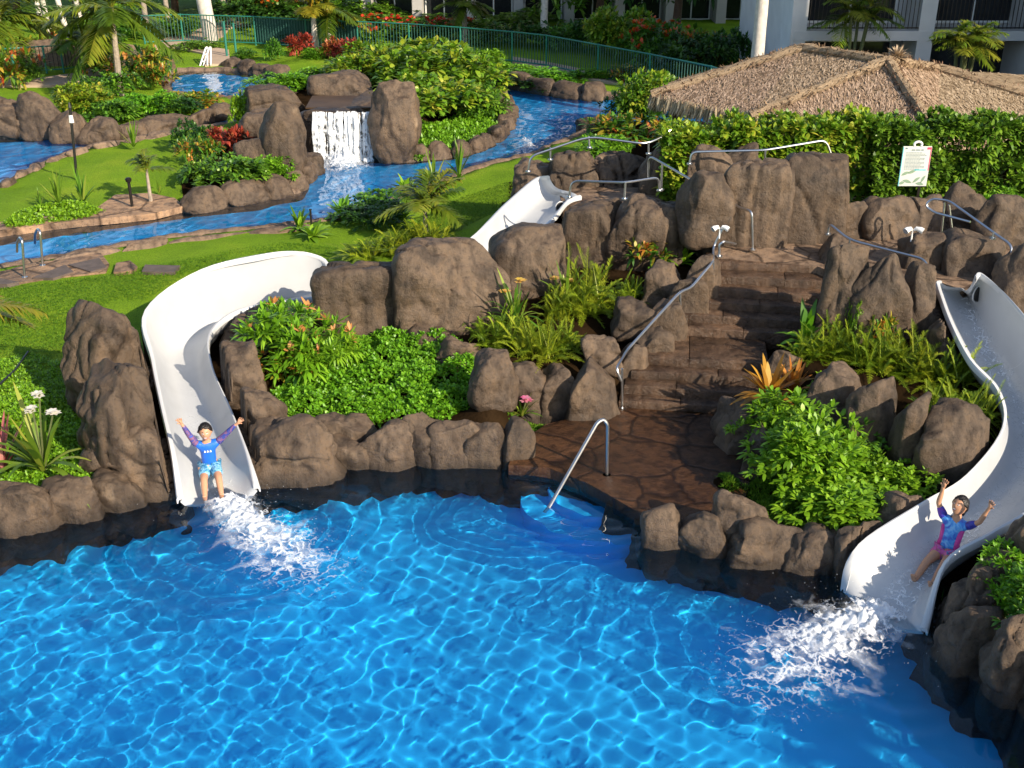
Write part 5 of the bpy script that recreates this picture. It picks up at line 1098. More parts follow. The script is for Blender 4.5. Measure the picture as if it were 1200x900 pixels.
# ================================================================ PAVILION, BUILDINGS, FENCES, BACK TREES
def thatch_mat():
    m, nt, b = nodes('thatch'); tc = N(nt, 'ShaderNodeTexCoord')
    n0 = N(nt, 'ShaderNodeTexNoise', Scale=3.0, Detail=3.0, Distortion=1.0); L(nt, tc.outputs['Object'], n0.inputs['Vector'])
    ad = N(nt, 'ShaderNodeMix', data_type='VECTOR'); ad.inputs[0].default_value = .5; L(nt, tc.outputs['Object'], ad.inputs[4]); L(nt, n0.outputs['Color'], ad.inputs[5])
    n1 = N(nt, 'ShaderNodeTexNoise', Scale=7, Detail=7.0, Roughness=.75, Distortion=2.2); L(nt, ad.outputs[1], n1.inputs['Vector'])
    n2 = N(nt, 'ShaderNodeTexNoise', Scale=.6, Detail=3.0); L(nt, tc.outputs['Object'], n2.inputs['Vector'])
    a = ramp(nt, n1.outputs[0], [(.3, (.18, .125, .075)), (.46, (.38, .28, .185)), (.66, (.52, .40, .275))]); c = ramp(nt, n2.outputs[0], [(.3, (.8, .8, .8)), (.7, (1.1, 1.08, 1.05))])
    mx = N(nt, 'ShaderNodeMix', data_type='RGBA', blend_type='MULTIPLY'); mx.inputs[0].default_value = 1; L(nt, a, mx.inputs[6]); L(nt, c, mx.inputs[7]); L(nt, mx.outputs[2], b.inputs['Base Color']); b.inputs['Roughness'].default_value = .9; b.inputs['Specular IOR Level'].default_value = .1
    bp = N(nt, 'ShaderNodeBump', Strength=1, Distance=.08); L(nt, n1.outputs[0], bp.inputs['Height']); L(nt, bp.outputs[0], b.inputs['Normal']); return m
M['thatch'] = thatch_mat(); LM['straw'] = leaf_mat('straw', [(0, (.25, .18, .11)), (.5, (.43, .325, .215)), (1, (.56, .44, .31))], .1, .8, .1)
LM['strawd'] = leaf_mat('dark_straw', [(0, (.08, .05, .03)), (.5, (.2, .13, .08)), (1, (.32, .22, .14))], .1, .8, .1)
EV = [P(785, 103, 2.0), P(764, 112, 2.0), P(880, 137, 2.0), P(1097, 157, 2.0), P(1330, 150, 2.0), P(1330, 96, 2.0), P(1000, 70, 2.0)]
A_ = PY(942, 58, 29.6); B_ = PY(1040, 73, 27.6); D_ = PY(1100, 82, 28.4); A_.z = max(A_.z, 3.1)
pav = thing('thatched_pavilion', 'low pavilion with a wide brown thatched hip roof behind the hedge', 'pavilion', (EV[2].x + 3, 28, .1)); pb = Vector(pav.location)
def straw_face(tri, n, seed, L_=.17, up=.025):
    rs = np.random.RandomState(seed); T = [np.array(t) for t in tri]; nn = np.cross(T[1] - T[0], T[2] - T[0]); nn /= np.linalg.norm(nn)
    if nn[2] < 0: nn = -nn
    u = rs.uniform(0, 1, n); v = rs.uniform(0, 1, n); f = u + v > 1; u[f] = 1 - u[f]; v[f] = 1 - v[f]; p = T[0] + u[:, None] * (T[1] - T[0]) + v[:, None] * (T[2] - T[0])
    dn = np.array([nn[0], nn[1], 0]); dn /= np.linalg.norm(dn) + 1e-6; dn = dn - nn * (dn @ nn); dn /= np.linalg.norm(dn)
    d = dn + rs.normal(size=(n, 3)) * .65; d -= nn * (d @ nn)[:, None]; d /= np.linalg.norm(d, axis=1, keepdims=True)
    return leaves(p + nn * rs.uniform(.01, up, n)[:, None], d + nn * .05, L_ * rs.uniform(.5, 1.2, n), .026 * rs.uniform(.6, 1.5, n), .03, 0, rs.uniform(0, 1, n), prof=((0, .8), (.5, 1), (1, 0)))
faces = [(A_, EV[0], EV[1]), (A_, EV[1], EV[2]), (A_, EV[2], B_), (B_, EV[2], EV[3]), (B_, EV[3], D_), (D_, EV[3], EV[4]), (D_, EV[4], EV[5])]
for i, t_ in enumerate(faces):
    ar = (t_[1] - t_[0]).cross(t_[2] - t_[0]).length / 2
    g = MB(); low = [p - Vector((0, 0, .16)) for p in t_]; g.v = [tuple(p - pb) for p in list(t_) + low]; g.f = [(0, 1, 2), (5, 4, 3), (0, 3, 4, 1), (1, 4, 5, 2), (2, 5, 3, 0)]; o = g.build('roof_slope', M['thatch'], pav, smooth=False)
    V, F, tt = straw_face([tuple(p - pb) for p in t_], int(min(12000, ar * 640)), 40 + i); link('thatch_straw', mesh_np('thatch_straw', V, F, LM['straw'], True, tt), o)
def roll(a, b, r=.13):
    g = MB(); k = 10; pts = [a.lerp(b, i / k) - pb + Vector((0, 0, .03 + .02 * math.sin(i * 2.3))) for i in range(k + 1)]; g.tube(pts, [r * (1 + .12 * math.sin(i * 1.9)) for i in range(k + 1)], 8); o = g.build('ridge_roll', M['thatch'], pav)
    rs = np.random.RandomState(int(a.x * 100) % 99); n = 500; u = rs.uniform(0, 1, n)[:, None]; p = np.array(a - pb) * (1 - u) + np.array(b - pb) * u; q = unitv(rs, n); q[:, 2] = np.abs(q[:, 2]); V, F, tt = leaves(p + q * r, q * .4 + np.array([0, 0, -.3]) + rs.normal(size=(n, 3)) * .5, .16, .03, .1, 0, rs.uniform(0, 1, n)); link('ridge_straw', mesh_np('ridge_straw', V, F, LM['strawd'], True, tt), o)
for a, b in ((A_, B_), (A_, EV[1]), (B_, EV[2]), (B_, EV[3]), (B_, D_), (D_, EV[4]), (A_, EV[0])): roll(a, b)
for i, (a, b) in enumerate(zip(EV[:5], EV[1:6])):                 # shaggy eave fringe
    rs = np.random.RandomState(60 + i); n = int((b - a).length * 170); u = rs.uniform(0, 1, n)[:, None]; out = Vector(((b - a).y, -(b - a).x, 0)).normalized() * (1 if i < 4 else 1)
    p = np.array(a - pb) * (1 - u) + np.array(b - pb) * u + rs.normal(size=(n, 3)) * .04; d = np.array([out.x * .25, out.y * .25, -1.0]) + rs.normal(size=(n, 3)) * .16
    V, F, tt = leaves(p, d, rs.uniform(.25, .45, n), .05, .0, 0, rs.uniform(0, 1, n)); link('eave_fringe', mesh_np('eave_fringe', V, F, LM['straw'], True, tt), pav)
rs = np.random.RandomState(77); n = 160; q = unitv(rs, n); q[:, 2] = np.abs(q[:, 2]) * .8; p0 = np.array(PY(1052, 68, B_.y + .2) - pb); V, F, tt = leaves(np.tile(p0, (n, 1)) + q * .05, q, rs.uniform(.2, .42, n), .05, .2, 0, rs.uniform(.4, 1, n)); link('straw_finial', mesh_np('straw_finial', V, F, LM['straw'], True, tt), pav)
for p in EV[1:5]:
    g = MB(); c = p.lerp(B_, .12) - pb; g.tube([(c.x, c.y, 0), (c.x, c.y, p.z - .1)], .11, 8); g.build('post', M['wood_dark'], pav)
# -- green pool fence
def fence(label, px, z, h, panel_m, step=2.4, post_m='fence_green', pick=.14, pick_r=.012):
    pts = [P(a, b, z) for a, b in px]; base = pts[0]; t = thing('metal_fence', label, 'fence', tuple(base)); path = []
    for a, b in zip(pts, pts[1:]):
        k = max(1, round((b - a).length / step)); path += [a.lerp(b, i / k) for i in range(k)]
    path.append(pts[-1])
    for a, b in zip(path, path[1:]):
        d = (b - a); ln = d.length; ang = math.atan2(d.y, d.x); g = MB(); k = int(ln / pick)
        for i in range(1, k): c = a.lerp(b, i / k) - base; g.box((c.x, c.y, c.z + h * .5 + .03), (pick_r * 2, pick_r * 2, h - .1), ang)
        g.build('picket_panel', M[panel_m], t, smooth=False)
        g = MB()
        for zz in (h - .03, .1): g.tube([a - base + Vector((0, 0, zz)), b - base + Vector((0, 0, zz))], .028, 6)
        g.build('rail', M[post_m], t)
    for p in path:
        g = MB(); c = p - base; g.tube([(c.x, c.y, -.1), (c.x, c.y, h)], .04, 6); g.build('post', M[post_m], t)
    return t
fence('long green metal pool fence curving across the back lawn to the thatched roof', [(170, 52), (215, 50), (300, 53), (360, 57), (420, 60), (480, 63), (540, 68), (600, 74), (640, 79), (700, 92), (760, 105), (830, 122), (880, 140)], .4, 1.25, 'fence_dark')
fence('short dark fence with green posts at the upper left beside the croton', [(-30, 90), (18, 88), (55, 85), (75, 84), (97, 80)], .45, 1.0, 'bronze', 1.6)
g = thing('shade_screen', 'dark green mesh screen on the fence behind the two palms', 'screen', tuple(P(300, 53, .4) + Vector((0, .12, 0))))
a = P(300, 52.5, .4); b = P(420, 59, .4); m_ = MB(); d = (b - a); m_.box((d.x / 2, d.y / 2 + .0, .62), (d.length, .02, 1.05), math.atan2(d.y, d.x)); m_.build('mesh_panel', M['screen'] if 'screen' in M else M.setdefault('screen', simple('screen_mesh', (.015, .07, .055), .8, var=.3, vscale=30)), g, smooth=False)
# standing green poles by the ladder
for (px, py, ty, lab) in ((266, 66, 26, 'green gate post left of a pair behind the small back pool'), (277, 66, 28, 'green gate post right of a pair behind the small back pool')):
    p = P(px, py, .45); hh = PY(px, ty, p.y).z - p.z; m_ = MB(); m_.tube([(0, 0, -.1), (0, 0, hh)], .05, 6); m_.disc((0, 0, hh), .06, .03); o = m_.build('gate_post', M['fence_green']); o.location = p; tag(o, lab, 'post')
# -- low dark-roofed equipment wall at upper left
p = P(70, 74, .45); t_ = thing('low_wall', 'low brown rock wall with a dark gate behind the upper left fence', 'wall', tuple(p)); v, q = rock_shape(40, 4321, (6.6, .9, 1.25), 8, .14, 3); o = link('wall_body', mesh_np('wall_body', v, q, M['rock_tan']), t_, (0, 0, .4)); g = MB(); g.box((.8, -.37, .35), (1.0, .06, .75), .05); g.build('gate', M['bronze'], t_, smooth=False)
# -- buildings
def facade(label, x0, x1, Y, z0, floors, fh, depth, m, bay=3.6, balc=True, rz=0, side=True, rail_m='bronze'):
    t = thing('hotel_building', label, 'building', ((x0 + x1) / 2, Y, z0), rz); W_ = x1 - x0
    g = MB(); g.box((0, depth / 2 + 1.6, floors * fh / 2), (W_, depth, floors * fh)); g.build('wall', M[m], t, smooth=False)
    nb = max(1, round(W_ / bay)); bw = W_ / nb
    for f in range(floors):
        z = f * fh; g = MB(); g.box((0, .8, z - .11 + (.02 if f == 0 else 0)), (W_ + .3, 1.9, .30)); g.build('floor_slab', M[m], t, smooth=False)
        for i in range(nb):
            xc = -W_ / 2 + bw * (i + .5); g = MB(); g.box((xc, 1.585, z + 1.2), (bw * .74, .06, 2.1)); o = g.build('window', M['window'], t, smooth=False)
            g = MB()
            for dx in (-.37, 0, .37): g.box((xc + bw * dx, 1.545, z + 1.2), (.07, .04, 2.16))
            for dz in (.13, 2.27): g.box((xc, 1.547, z + dz), (bw * .74 + .06, .05, .07))
            g.build('frame', M['white_paint'], o, smooth=False)
            if balc and f > 0:
                g = MB(); n = int(bw / .13)
                for k in range(n): g.box((xc - bw / 2 + bw * (k + .5) / n, -.08, z + .55), (.02, .02, .9))
                g.box((xc, -.08, z + 1.02), (bw - .3, .06, .05)); g.box((xc, -.08, z + .13), (bw - .3, .04, .04)); g.build('balcony_rail', M[rail_m], t, smooth=False)
    for i in range(nb + 1):
        g = MB(); g.box((-W_ / 2 + bw * i, .55, floors * fh / 2 - .1), (.5, 1.35, floors * fh - .3)); g.build('pillar', M[m], t, smooth=False)
    g = MB(); g.box((0, depth / 2 + .4, floors * fh + .12), (W_ + .8, depth + 2.6, .3)); g.build('roof', M[m], t, smooth=False)
    return t
facade('pale hotel block with shaded balconies behind the thatched roof', 9.2, 21.5, 37.2, .0, 4, 2.75, 8, 'wall_white', 4.1)
facade('pale hotel wing with white balcony rails at the upper right corner', 16.6, 30, 31.5, .3, 5, 2.75, 16, 'wall_white', 4.4, rail_m='white_paint')
facade('unseen tall hotel wing added beyond the right edge to shade the balconies', 21.5, 34, 24, .3, 5, 3.0, 6, 'wall_white', 4.2)  # out of view, added so its shadow falls on the balcony front
facade('long grey hotel block with dark windows behind the flower beds', -7.5, 16.0, 60, .2, 3, 2.9, 8, 'wall_tan', 2.7, balc=False)
t_ = facade('small pale service building at the end of the garden path', -16.5, -11.5, 68, .3, 1, 3.4, 5, 'wall_tan', 2.5, balc=False)
# -- pale palm trunks whose crowns rise out of the photo
def tall_palm(px, py, z, r, h, label, lean=0, seed=0, trunk='bark_white', Y=None, crown=2.6):
    p = P(px, py, z) if Y is None else PY(px, py, Y); t = thing('palm_tree', label, 'palm', tuple(p)); g = MB(); k = 16
    g.tube([(0, 0, -.3)] + [(lean * (i / k), 0, h * i / k) for i in range(k + 1)], [r * 1.3] + [r * (1.12 - .3 * i / k) * (1.03 if i % 2 else 1) for i in range(k + 1)], 12); g.build('trunk', M[trunk], t); rs = np.random.RandomState(seed)
    V, F, tt = join(sum([frond_parts(rs, np.array([lean, 0, h]), i * 2.4, rs.uniform(-.4, 1.0), crown * rs.uniform(.8, 1.1), 26, crown * .3, .06, .5, rs.uniform(0, 1), .4) for i in range(12)], [])); link('crown', mesh_np('crown', V, F, LM['palm'], True, tt), t)
tall_palm(886, 84, 0, .17, 9, 'pale grey royal palm trunk rising behind the thatched roof', seed=1, Y=33.5, crown=3.2)
tall_palm(248, 49, .4, .30, 11, 'thick white palm trunk beside the garden path', lean=-1.0, seed=2)
for i, (px, py, ln, lab) in enumerate([(59, 42, -.6, 'thin white palm trunk at the upper left, second from the left of four'), (80, 44, -1.4, 'leaning thin white palm trunk at the upper left, third of four'), (98, 38, -1.0, 'thin white palm trunk at the upper left, right of four'), (48, 26, -.5, 'thin white palm trunk at the upper left, leftmost of four')]): tall_palm(px, py, .4, .11, 11, lab, ln, 10 + i)
tall_palm(637, 46, .4, .15, 12, 'slender pale palm trunk behind the green fence, left of the hotel shrubs', .2, 20); tall_palm(558, 18, .4, .16, 12, 'white palm trunk in front of the grey hotel block', 0, 21); tall_palm(264, 30, .4, .12, 12, 'brown palm trunk behind the thick white one', 0, 22, 'bark')
tall_palm(172, 34, .4, .12, 12, 'grey palm trunk left of the garden path in the trees', 0, 23, 'bark'); tall_palm(198, 30, .4, .11, 12, 'thin grey palm trunk nearest to the left of the garden path', -.3, 24, 'bark')
# clustered palm at right
def clump_palm(label, px, py, Y, top, w, stems, seed):
    p = PY(px, py, Y); t = thing('palm_clump', label, 'palm', tuple(p)); rs = np.random.RandomState(seed); s = scale_at(p); H_ = PY(px, top, Y).z - p.z; L_ = w / s / 1.5
    for k in range(stems):
        x, y = rs.uniform(-.35, .35, 2) * w / s * .5; h = H_ * rs.uniform(.4, .68); g = MB(); g.tube([(x * .5, y * .5, -.3), (x, y, h)], [.06, .04], 7); g.build('stem', M['stem'], t)
        V, F, tt = join(sum([frond_parts(rs, np.array([x, y, h]), i * 2.4 + k, rs.uniform(0, 1.3), L_ * rs.uniform(.6, .9), 24, L_ * .3, .05, .5, rs.uniform(.2, 1), .4) for i in range(7)], [])); link('fronds', mesh_np('fronds', V, F, LM['palm'], True, tt), t)
clump_palm('sunlit clumping palm in front of the hotel wing at the upper right', 1128, 96, 30.5, 12, 84, 6, 3)
clump_palm('shaded clumping palm in front of the hotel balconies', 1000, 64, 35.5, -20, 80, 5, 4)
# -- shrubs along the fence and hotel (copies)
BG = [  # kind, px, py, w, h, label
 ('redfl', 430, 50, 80, 28, 'red-flowered hedge shrub behind the fence, left of three'), ('redfl', 475, 50, 80, 30, 'red-flowered hedge shrub behind the fence, middle of three'), ('redfl', 515, 52, 70, 30, 'red-flowered hedge shrub behind the fence, right of three'),
 ('redbush', 355, 68, 26, 26, 'red-leaved shrub on the back lawn, left of three'), ('redbush', 388, 70, 30, 26, 'red-leaved shrub on the back lawn, middle of three'), ('redbush', 412, 74, 30, 26, 'red-leaved shrub on the back lawn, right of three'), ('bright', 370, 72, 26, 16, 'small green shrub between the red-leaved shrubs'),
 ('mid', 570, 54, 70, 30, 'green shrub behind the fence left of the slender palm'), ('deep', 615, 58, 70, 34, 'dark round shrub behind the fence beside the slender palm'), ('mid', 665, 62, 60, 34, 'loose green shrub behind the fence right of the slender palm'), ('deep', 700, 66, 60, 44, 'dark shrub in front of the hotel wall'),
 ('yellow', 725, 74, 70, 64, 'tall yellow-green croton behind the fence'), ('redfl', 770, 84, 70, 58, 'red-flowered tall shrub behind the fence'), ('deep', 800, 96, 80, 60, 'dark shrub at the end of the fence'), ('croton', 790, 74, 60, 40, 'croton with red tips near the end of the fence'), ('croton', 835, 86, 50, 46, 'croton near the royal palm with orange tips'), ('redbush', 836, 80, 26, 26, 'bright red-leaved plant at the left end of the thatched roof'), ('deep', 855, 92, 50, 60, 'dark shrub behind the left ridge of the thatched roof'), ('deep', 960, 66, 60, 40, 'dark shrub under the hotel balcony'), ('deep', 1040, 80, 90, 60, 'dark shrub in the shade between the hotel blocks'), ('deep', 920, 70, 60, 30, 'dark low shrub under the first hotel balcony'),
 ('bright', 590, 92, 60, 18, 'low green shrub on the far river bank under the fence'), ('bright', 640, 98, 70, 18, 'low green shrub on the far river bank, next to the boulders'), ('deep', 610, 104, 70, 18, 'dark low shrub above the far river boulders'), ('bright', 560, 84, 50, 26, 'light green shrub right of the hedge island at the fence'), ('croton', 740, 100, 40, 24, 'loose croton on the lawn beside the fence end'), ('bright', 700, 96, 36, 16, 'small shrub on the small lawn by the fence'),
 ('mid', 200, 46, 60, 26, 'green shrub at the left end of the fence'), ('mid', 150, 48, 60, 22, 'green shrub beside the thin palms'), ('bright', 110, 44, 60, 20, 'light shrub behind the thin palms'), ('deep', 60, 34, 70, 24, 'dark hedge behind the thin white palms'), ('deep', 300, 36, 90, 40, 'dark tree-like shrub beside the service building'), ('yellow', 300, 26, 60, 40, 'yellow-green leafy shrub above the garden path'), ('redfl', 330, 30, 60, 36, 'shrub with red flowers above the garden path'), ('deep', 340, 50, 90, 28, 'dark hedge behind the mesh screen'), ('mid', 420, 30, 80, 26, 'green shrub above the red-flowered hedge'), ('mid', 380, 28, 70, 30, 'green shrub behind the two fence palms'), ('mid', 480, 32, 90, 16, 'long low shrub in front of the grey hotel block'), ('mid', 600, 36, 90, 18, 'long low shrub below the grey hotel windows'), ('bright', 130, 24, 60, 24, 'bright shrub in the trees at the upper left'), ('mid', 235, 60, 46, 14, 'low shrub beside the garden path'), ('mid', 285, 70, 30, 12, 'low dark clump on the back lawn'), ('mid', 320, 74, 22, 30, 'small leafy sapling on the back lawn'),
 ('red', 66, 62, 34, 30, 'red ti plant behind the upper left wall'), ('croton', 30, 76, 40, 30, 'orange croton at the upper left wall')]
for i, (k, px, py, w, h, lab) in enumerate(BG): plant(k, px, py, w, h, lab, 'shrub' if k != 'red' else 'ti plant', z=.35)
# -- trees closing the view at the upper left
def tree(px, py, z, w, h, label, seed, m='deep', name='broadleaf_tree', at=None, rtr=.18):
    p = at or P(px, py, z); t = thing(name, label, 'tree', tuple(p)); rs = np.random.RandomState(seed); g = MB()
    g.tube([(0, 0, -.3), (.1, 0, h * .25), (0, .1, h * .5)], [rtr * 1.3, rtr, rtr * .7], 8)
    for k in range(5): a = k * 1.3; g.tube([(.02, .02, h * .3), (math.cos(a) * w * .18, math.sin(a) * w * .18, h * .55), (math.cos(a) * w * .33, math.sin(a) * w * .33, h * .72)], [rtr * .6, rtr * .4, rtr * .15], 6)
    g.build('trunk', M['wood_dark'], t); me = TREE[m][seed % 2]; o = link('crown', me, t, (0, 0, h * .02)); o.scale = (w / 1.15, w / 1.15, h * .95); o.rotation_euler = (0, 0, seed * 1.7)
TREE = {k: [bush_mesh('tree_crown', 300 + i, LM[k], tips=520, per=8, leaf=.085, wid=.04, lumps=14) for i in range(2)] for k in ('deep', 'mid')}
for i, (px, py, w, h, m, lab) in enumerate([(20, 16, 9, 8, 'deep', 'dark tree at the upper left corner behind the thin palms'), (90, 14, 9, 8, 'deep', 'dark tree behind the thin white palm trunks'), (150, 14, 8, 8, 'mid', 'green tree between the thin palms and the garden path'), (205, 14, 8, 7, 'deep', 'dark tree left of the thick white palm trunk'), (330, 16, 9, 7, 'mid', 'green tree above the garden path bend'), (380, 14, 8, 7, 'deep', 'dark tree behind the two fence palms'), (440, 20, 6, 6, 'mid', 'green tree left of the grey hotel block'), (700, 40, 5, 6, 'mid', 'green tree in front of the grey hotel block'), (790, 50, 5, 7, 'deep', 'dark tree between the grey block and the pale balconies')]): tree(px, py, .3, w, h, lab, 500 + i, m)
# ================================================================ WATERFALL
p = PY(400, 130, 30.3); zt = p.z
def rock_box(name, px0, px1, Y0, Y1, z0, z1, m):
    a = PY(px0, 130, Y0).x; b = PY(px1, 130, Y0).x; v, q = rock_shape(26, 4242, (b - a, Y1 - Y0, z1 - z0), 7, .10, 3); o = link(name, mesh_np(name, v, q, M[m]), None, ((a + b) / 2, (Y0 + Y1) / 2, (z0 + z1) / 2)); return o
tag(rock_box('boulder', 350, 446, 30.35, 34.2, .1, zt - .06, 'rock'), 'dark wet rock shelf that the waterfall pours over', 'rock')
slab_poly('basin_water', [(358, 126), (440, 126), (432, 112), (366, 112)], zt - .07, .04, simple('brown_shallow_water', (.07, .042, .022), .5, var=.3, vscale=1.5, bump=.2, bscale=5, spec=.12), 'structure')
def curtain(Y, n, seed, dens):
    rs = np.random.RandomState(seed); V = []; F = []; T = []; x0 = PY(366, 130, Y).x; x1 = PY(438, 130, Y).x; nz_ = 20; o = 0
    for i in range(n):
        w = rs.uniform(.015, .075); x = rs.uniform(x0, x1 - w); z1 = zt + rs.uniform(-.03, .02); z0 = ZR - .05; t0 = rs.uniform(-.15, .15) + dens; yo = rs.uniform(0, .12)
        for k in range(nz_ + 1):
            u = k / nz_; z = z1 + (z0 - z1) * u; y = Y - .12 - yo - .30 * math.sqrt(u) * (.8 + yo); sp = 1 + .5 * u
            for s in (0, .5, 1): V.append((x + w / 2 + (s - .5) * w * sp + .015 * math.sin(9 * u + i), y - (.03 if s == .5 else 0), z)); T.append(t0 - .10 * u + (.1 if s == .5 else -.08) - .25 * abs(u - .45) * 0)
        for k in range(nz_):
            for s in (0, 1): a = o + k * 3 + s; F.append((a, a + 1, a + 4, a + 3))
        o += (nz_ + 1) * 3
    return V, F, T
a_, b_ = PY(356, 130, 30.25), PY(444, 130, 30.25)
v, q = rock_shape(24, 777, (b_.x - a_.x, .42, .30), 5, .22, 5); tag(link('weir_lip', mesh_np('weir_lip', v, q, M['rock_dark']), None, ((a_.x + b_.x) / 2, 30.38, zt - .13)), 'uneven dark stone lip at the top of the waterfall', 'stone')
V, F, T = curtain(30.35, 120, 3, .44); struct('waterfall', mesh_np('waterfall', V, np.array(F), M['fall'], tint=T), 'stuff')
# ================================================================ SPLASHES: heaped foam and droplets
def splash(name, line, width, hgt, dens, seed, lift=0, drops=420):
    rs = np.random.RandomState(seed); A = spline([P(a, b, lift) for a, b in line], 16); n = len(A); m = 61; V = []; T = []
    for i in range(n):
        t = A[min(i + 1, n - 1)] - A[max(i - 1, 0)]; t[2] = 0; t /= np.linalg.norm(t); s = np.array([-t[1], t[0], 0]); u = i / (n - 1); w = width * (.32 + .68 * min(1, u * 1.5) ** .8) * (1 if u < .75 else 1.0)
        for j in range(m):
            q = 2 * j / (m - 1) - 1; p = A[i] + s * q * w; h = hgt * max(0, 1 - q * q * 2.2) * min(1, .05 + u * 3.2) * (1 - u) ** 1.1 * (.5 + .6 * abs(float(nz(np.array(p[0]), np.array(p[1]), .22, 2)))) + .035 * (1 - u) * float(nz(np.array(p[0]), np.array(p[1]), .09, 3))
            V.append((p[0], p[1], lift + .035 + max(0, h))); T.append(dens * (1 - u) ** .8 * math.exp(-(q / .36) ** 2) + .36 * (1 - q * q) * (1 - .4 * u) - .13 - .26 * max(0, abs(q) - .6) / .4 - .25 * max(0, u - .75) / .25)
    F = np.array([(i * m + j, i * m + j + 1, (i + 1) * m + j + 1, (i + 1) * m + j) for i in range(n - 1) for j in range(m - 1)])
    V = [np.array(V)]; TT = [np.array(T)]; FF = [F]; o = len(V[0]); oc = np.array([(1, 0, 0), (-1, 0, 0), (0, 1, 0), (0, -1, 0), (0, 0, 1), (0, 0, -1.)]); of = np.array([(0, 2, 4), (2, 1, 4), (1, 3, 4), (3, 0, 4), (2, 0, 5), (1, 2, 5), (3, 1, 5), (0, 3, 5)])
    tri = []
    for k in range(drops):
        u = rs.uniform(0, .9); i = int(u * (n - 1)); c = A[i] + np.array([rs.normal() * width * .45, rs.normal() * width * .4, 0]); c[2] = lift + .03 + abs(rs.normal()) * hgt * 1.1 * (1 - u) + .02; r = rs.uniform(.0015, .0045)
        V.append(oc * r + c); TT.append(np.full(6, 2.0)); tri.append(of + o); o += 6
    V0 = V[0].copy(); V0[:, 2] = lift + .03 + (V0[:, 2] - .035 - lift) * .55; struct('foam', mesh_np('foam', V0, F, M['mist'], tint=TT[0] * .85 + .05 - .6 * np.clip((np.repeat(np.linspace(0, 1, n), m) - .55) / .4, 0, 1)), 'stuff')
    o_ = struct(name, mesh_np(name, np.concatenate(V), [F, np.concatenate(tri)], M['foam'], tint=np.concatenate(TT)), 'stuff'); return o_
splash('splash', [(262, 584), (276, 600), (298, 620), (326, 644), (360, 668), (408, 700)], .86, .12, .84, 5)
splash('splash', [(1044, 714), (1020, 726), (985, 745), (945, 768), (905, 796), (855, 832)], 1.05, .13, .82, 6)
splash('splash', [(402, 184), (402, 190), (403, 197), (404, 206)], 1.15, .45, 1.2, 7, lift=ZR, drops=200)
splash('splash', [(612, 166), (620, 172), (628, 178)], .25, .3, .3, 8, lift=ZR + .02, drops=40)

# ================================================================ PEOPLE
M['skin'] = simple('warm_skin', (.50, .26, .15), .5, var=.05); M['hair'] = simple('black_hair', (.012, .009, .008), .35, var=.3, vscale=60, bump=.5, bscale=90)
M['eye_w'] = simple('eye_white', (.75, .74, .72), .3, var=.02); M['eye_d'] = simple('dark_iris', (.015, .01, .008), .2); M['lip'] = simple('lips', (.38, .10, .09), .4); M['teeth'] = simple('teeth', (.8, .78, .74), .3)
M['rash_blue'] = simple('bright_blue_lycra', (.012, .13, .62), .45, var=.1, bump=.2); M['logo'] = simple('white_print', (.8, .82, .85), .5)
def pattern(name, cols, scale, dist=1.5):
    m, nt, b = nodes(name); tc = N(nt, 'ShaderNodeTexCoord'); n = N(nt, 'ShaderNodeTexNoise', Scale=scale, Detail=2.0, Distortion=dist); L(nt, tc.outputs['Object'], n.inputs['Vector']); L(nt, ramp(nt, n.outputs[0], cols), b.inputs['Base Color']); b.inputs['Roughness'].default_value = .5; return m
M['sleeve_boy'] = pattern('mauve_navy_lycra', [(.42, (.03, .05, .26)), (.50, (.17, .08, .17)), (.56, (.22, .10, .18)), (.62, (.03, .08, .38))], 9)
M['shorts_boy'] = pattern('blue_print_shorts', [(.38, (.03, .16, .32)), (.48, (.10, .36, .58)), (.55, (.35, .62, .74)), (.62, (.06, .24, .45))], 16)
M['rash_girl'] = pattern('blue_print_lycra', [(.35, (.03, .10, .55)), (.5, (.06, .30, .75)), (.62, (.20, .50, .85)), (.72, (.30, .15, .65))], 9); M['sleeve_girl'] = pattern('deep_violet_blue_lycra', [(.35, (.015, .02, .22)), (.6, (.04, .05, .45)), (.75, (.20, .03, .35))], 9)
M['pink'] = simple('hot_pink_lycra', (.62, .05, .30), .45, var=.15, vscale=20); M['shorts_girl'] = pattern('pink_print_shorts', [(.35, (.10, .25, .45)), (.46, (.62, .08, .35)), (.58, (.55, .12, .30)), (.66, (.40, .28, .10))], 14)
def skin_geo(pts, edges, rad, lvl=2):
    me = bpy.data.meshes.new('tmp'); me.from_pydata([tuple(p) for p in pts], edges, []); o = bpy.data.objects.new('tmp', me); C.objects.link(o)
    sk_ = o.modifiers.new('s', 'SKIN'); sk_.use_smooth_shade = True; sk_.branch_smoothing = .35
    for i, r in enumerate(rad): d = me.skin_vertices[0].data[i]; d.radius = (r, r) if not isinstance(r, tuple) else r; d.use_root = i == 0
    sb_ = o.modifiers.new('u', 'SUBSURF'); sb_.levels = lvl; sb_.render_levels = lvl
    dg = bpy.context.evaluated_depsgraph_get(); ev = o.evaluated_get(dg); m2 = bpy.data.meshes.new_from_object(ev); v = [tuple(q.co) for q in m2.vertices]; f = [tuple(q.vertices) for q in m2.polygons]
    bpy.data.objects.remove(o); bpy.data.meshes.remove(me); bpy.data.meshes.remove(m2); return v, f
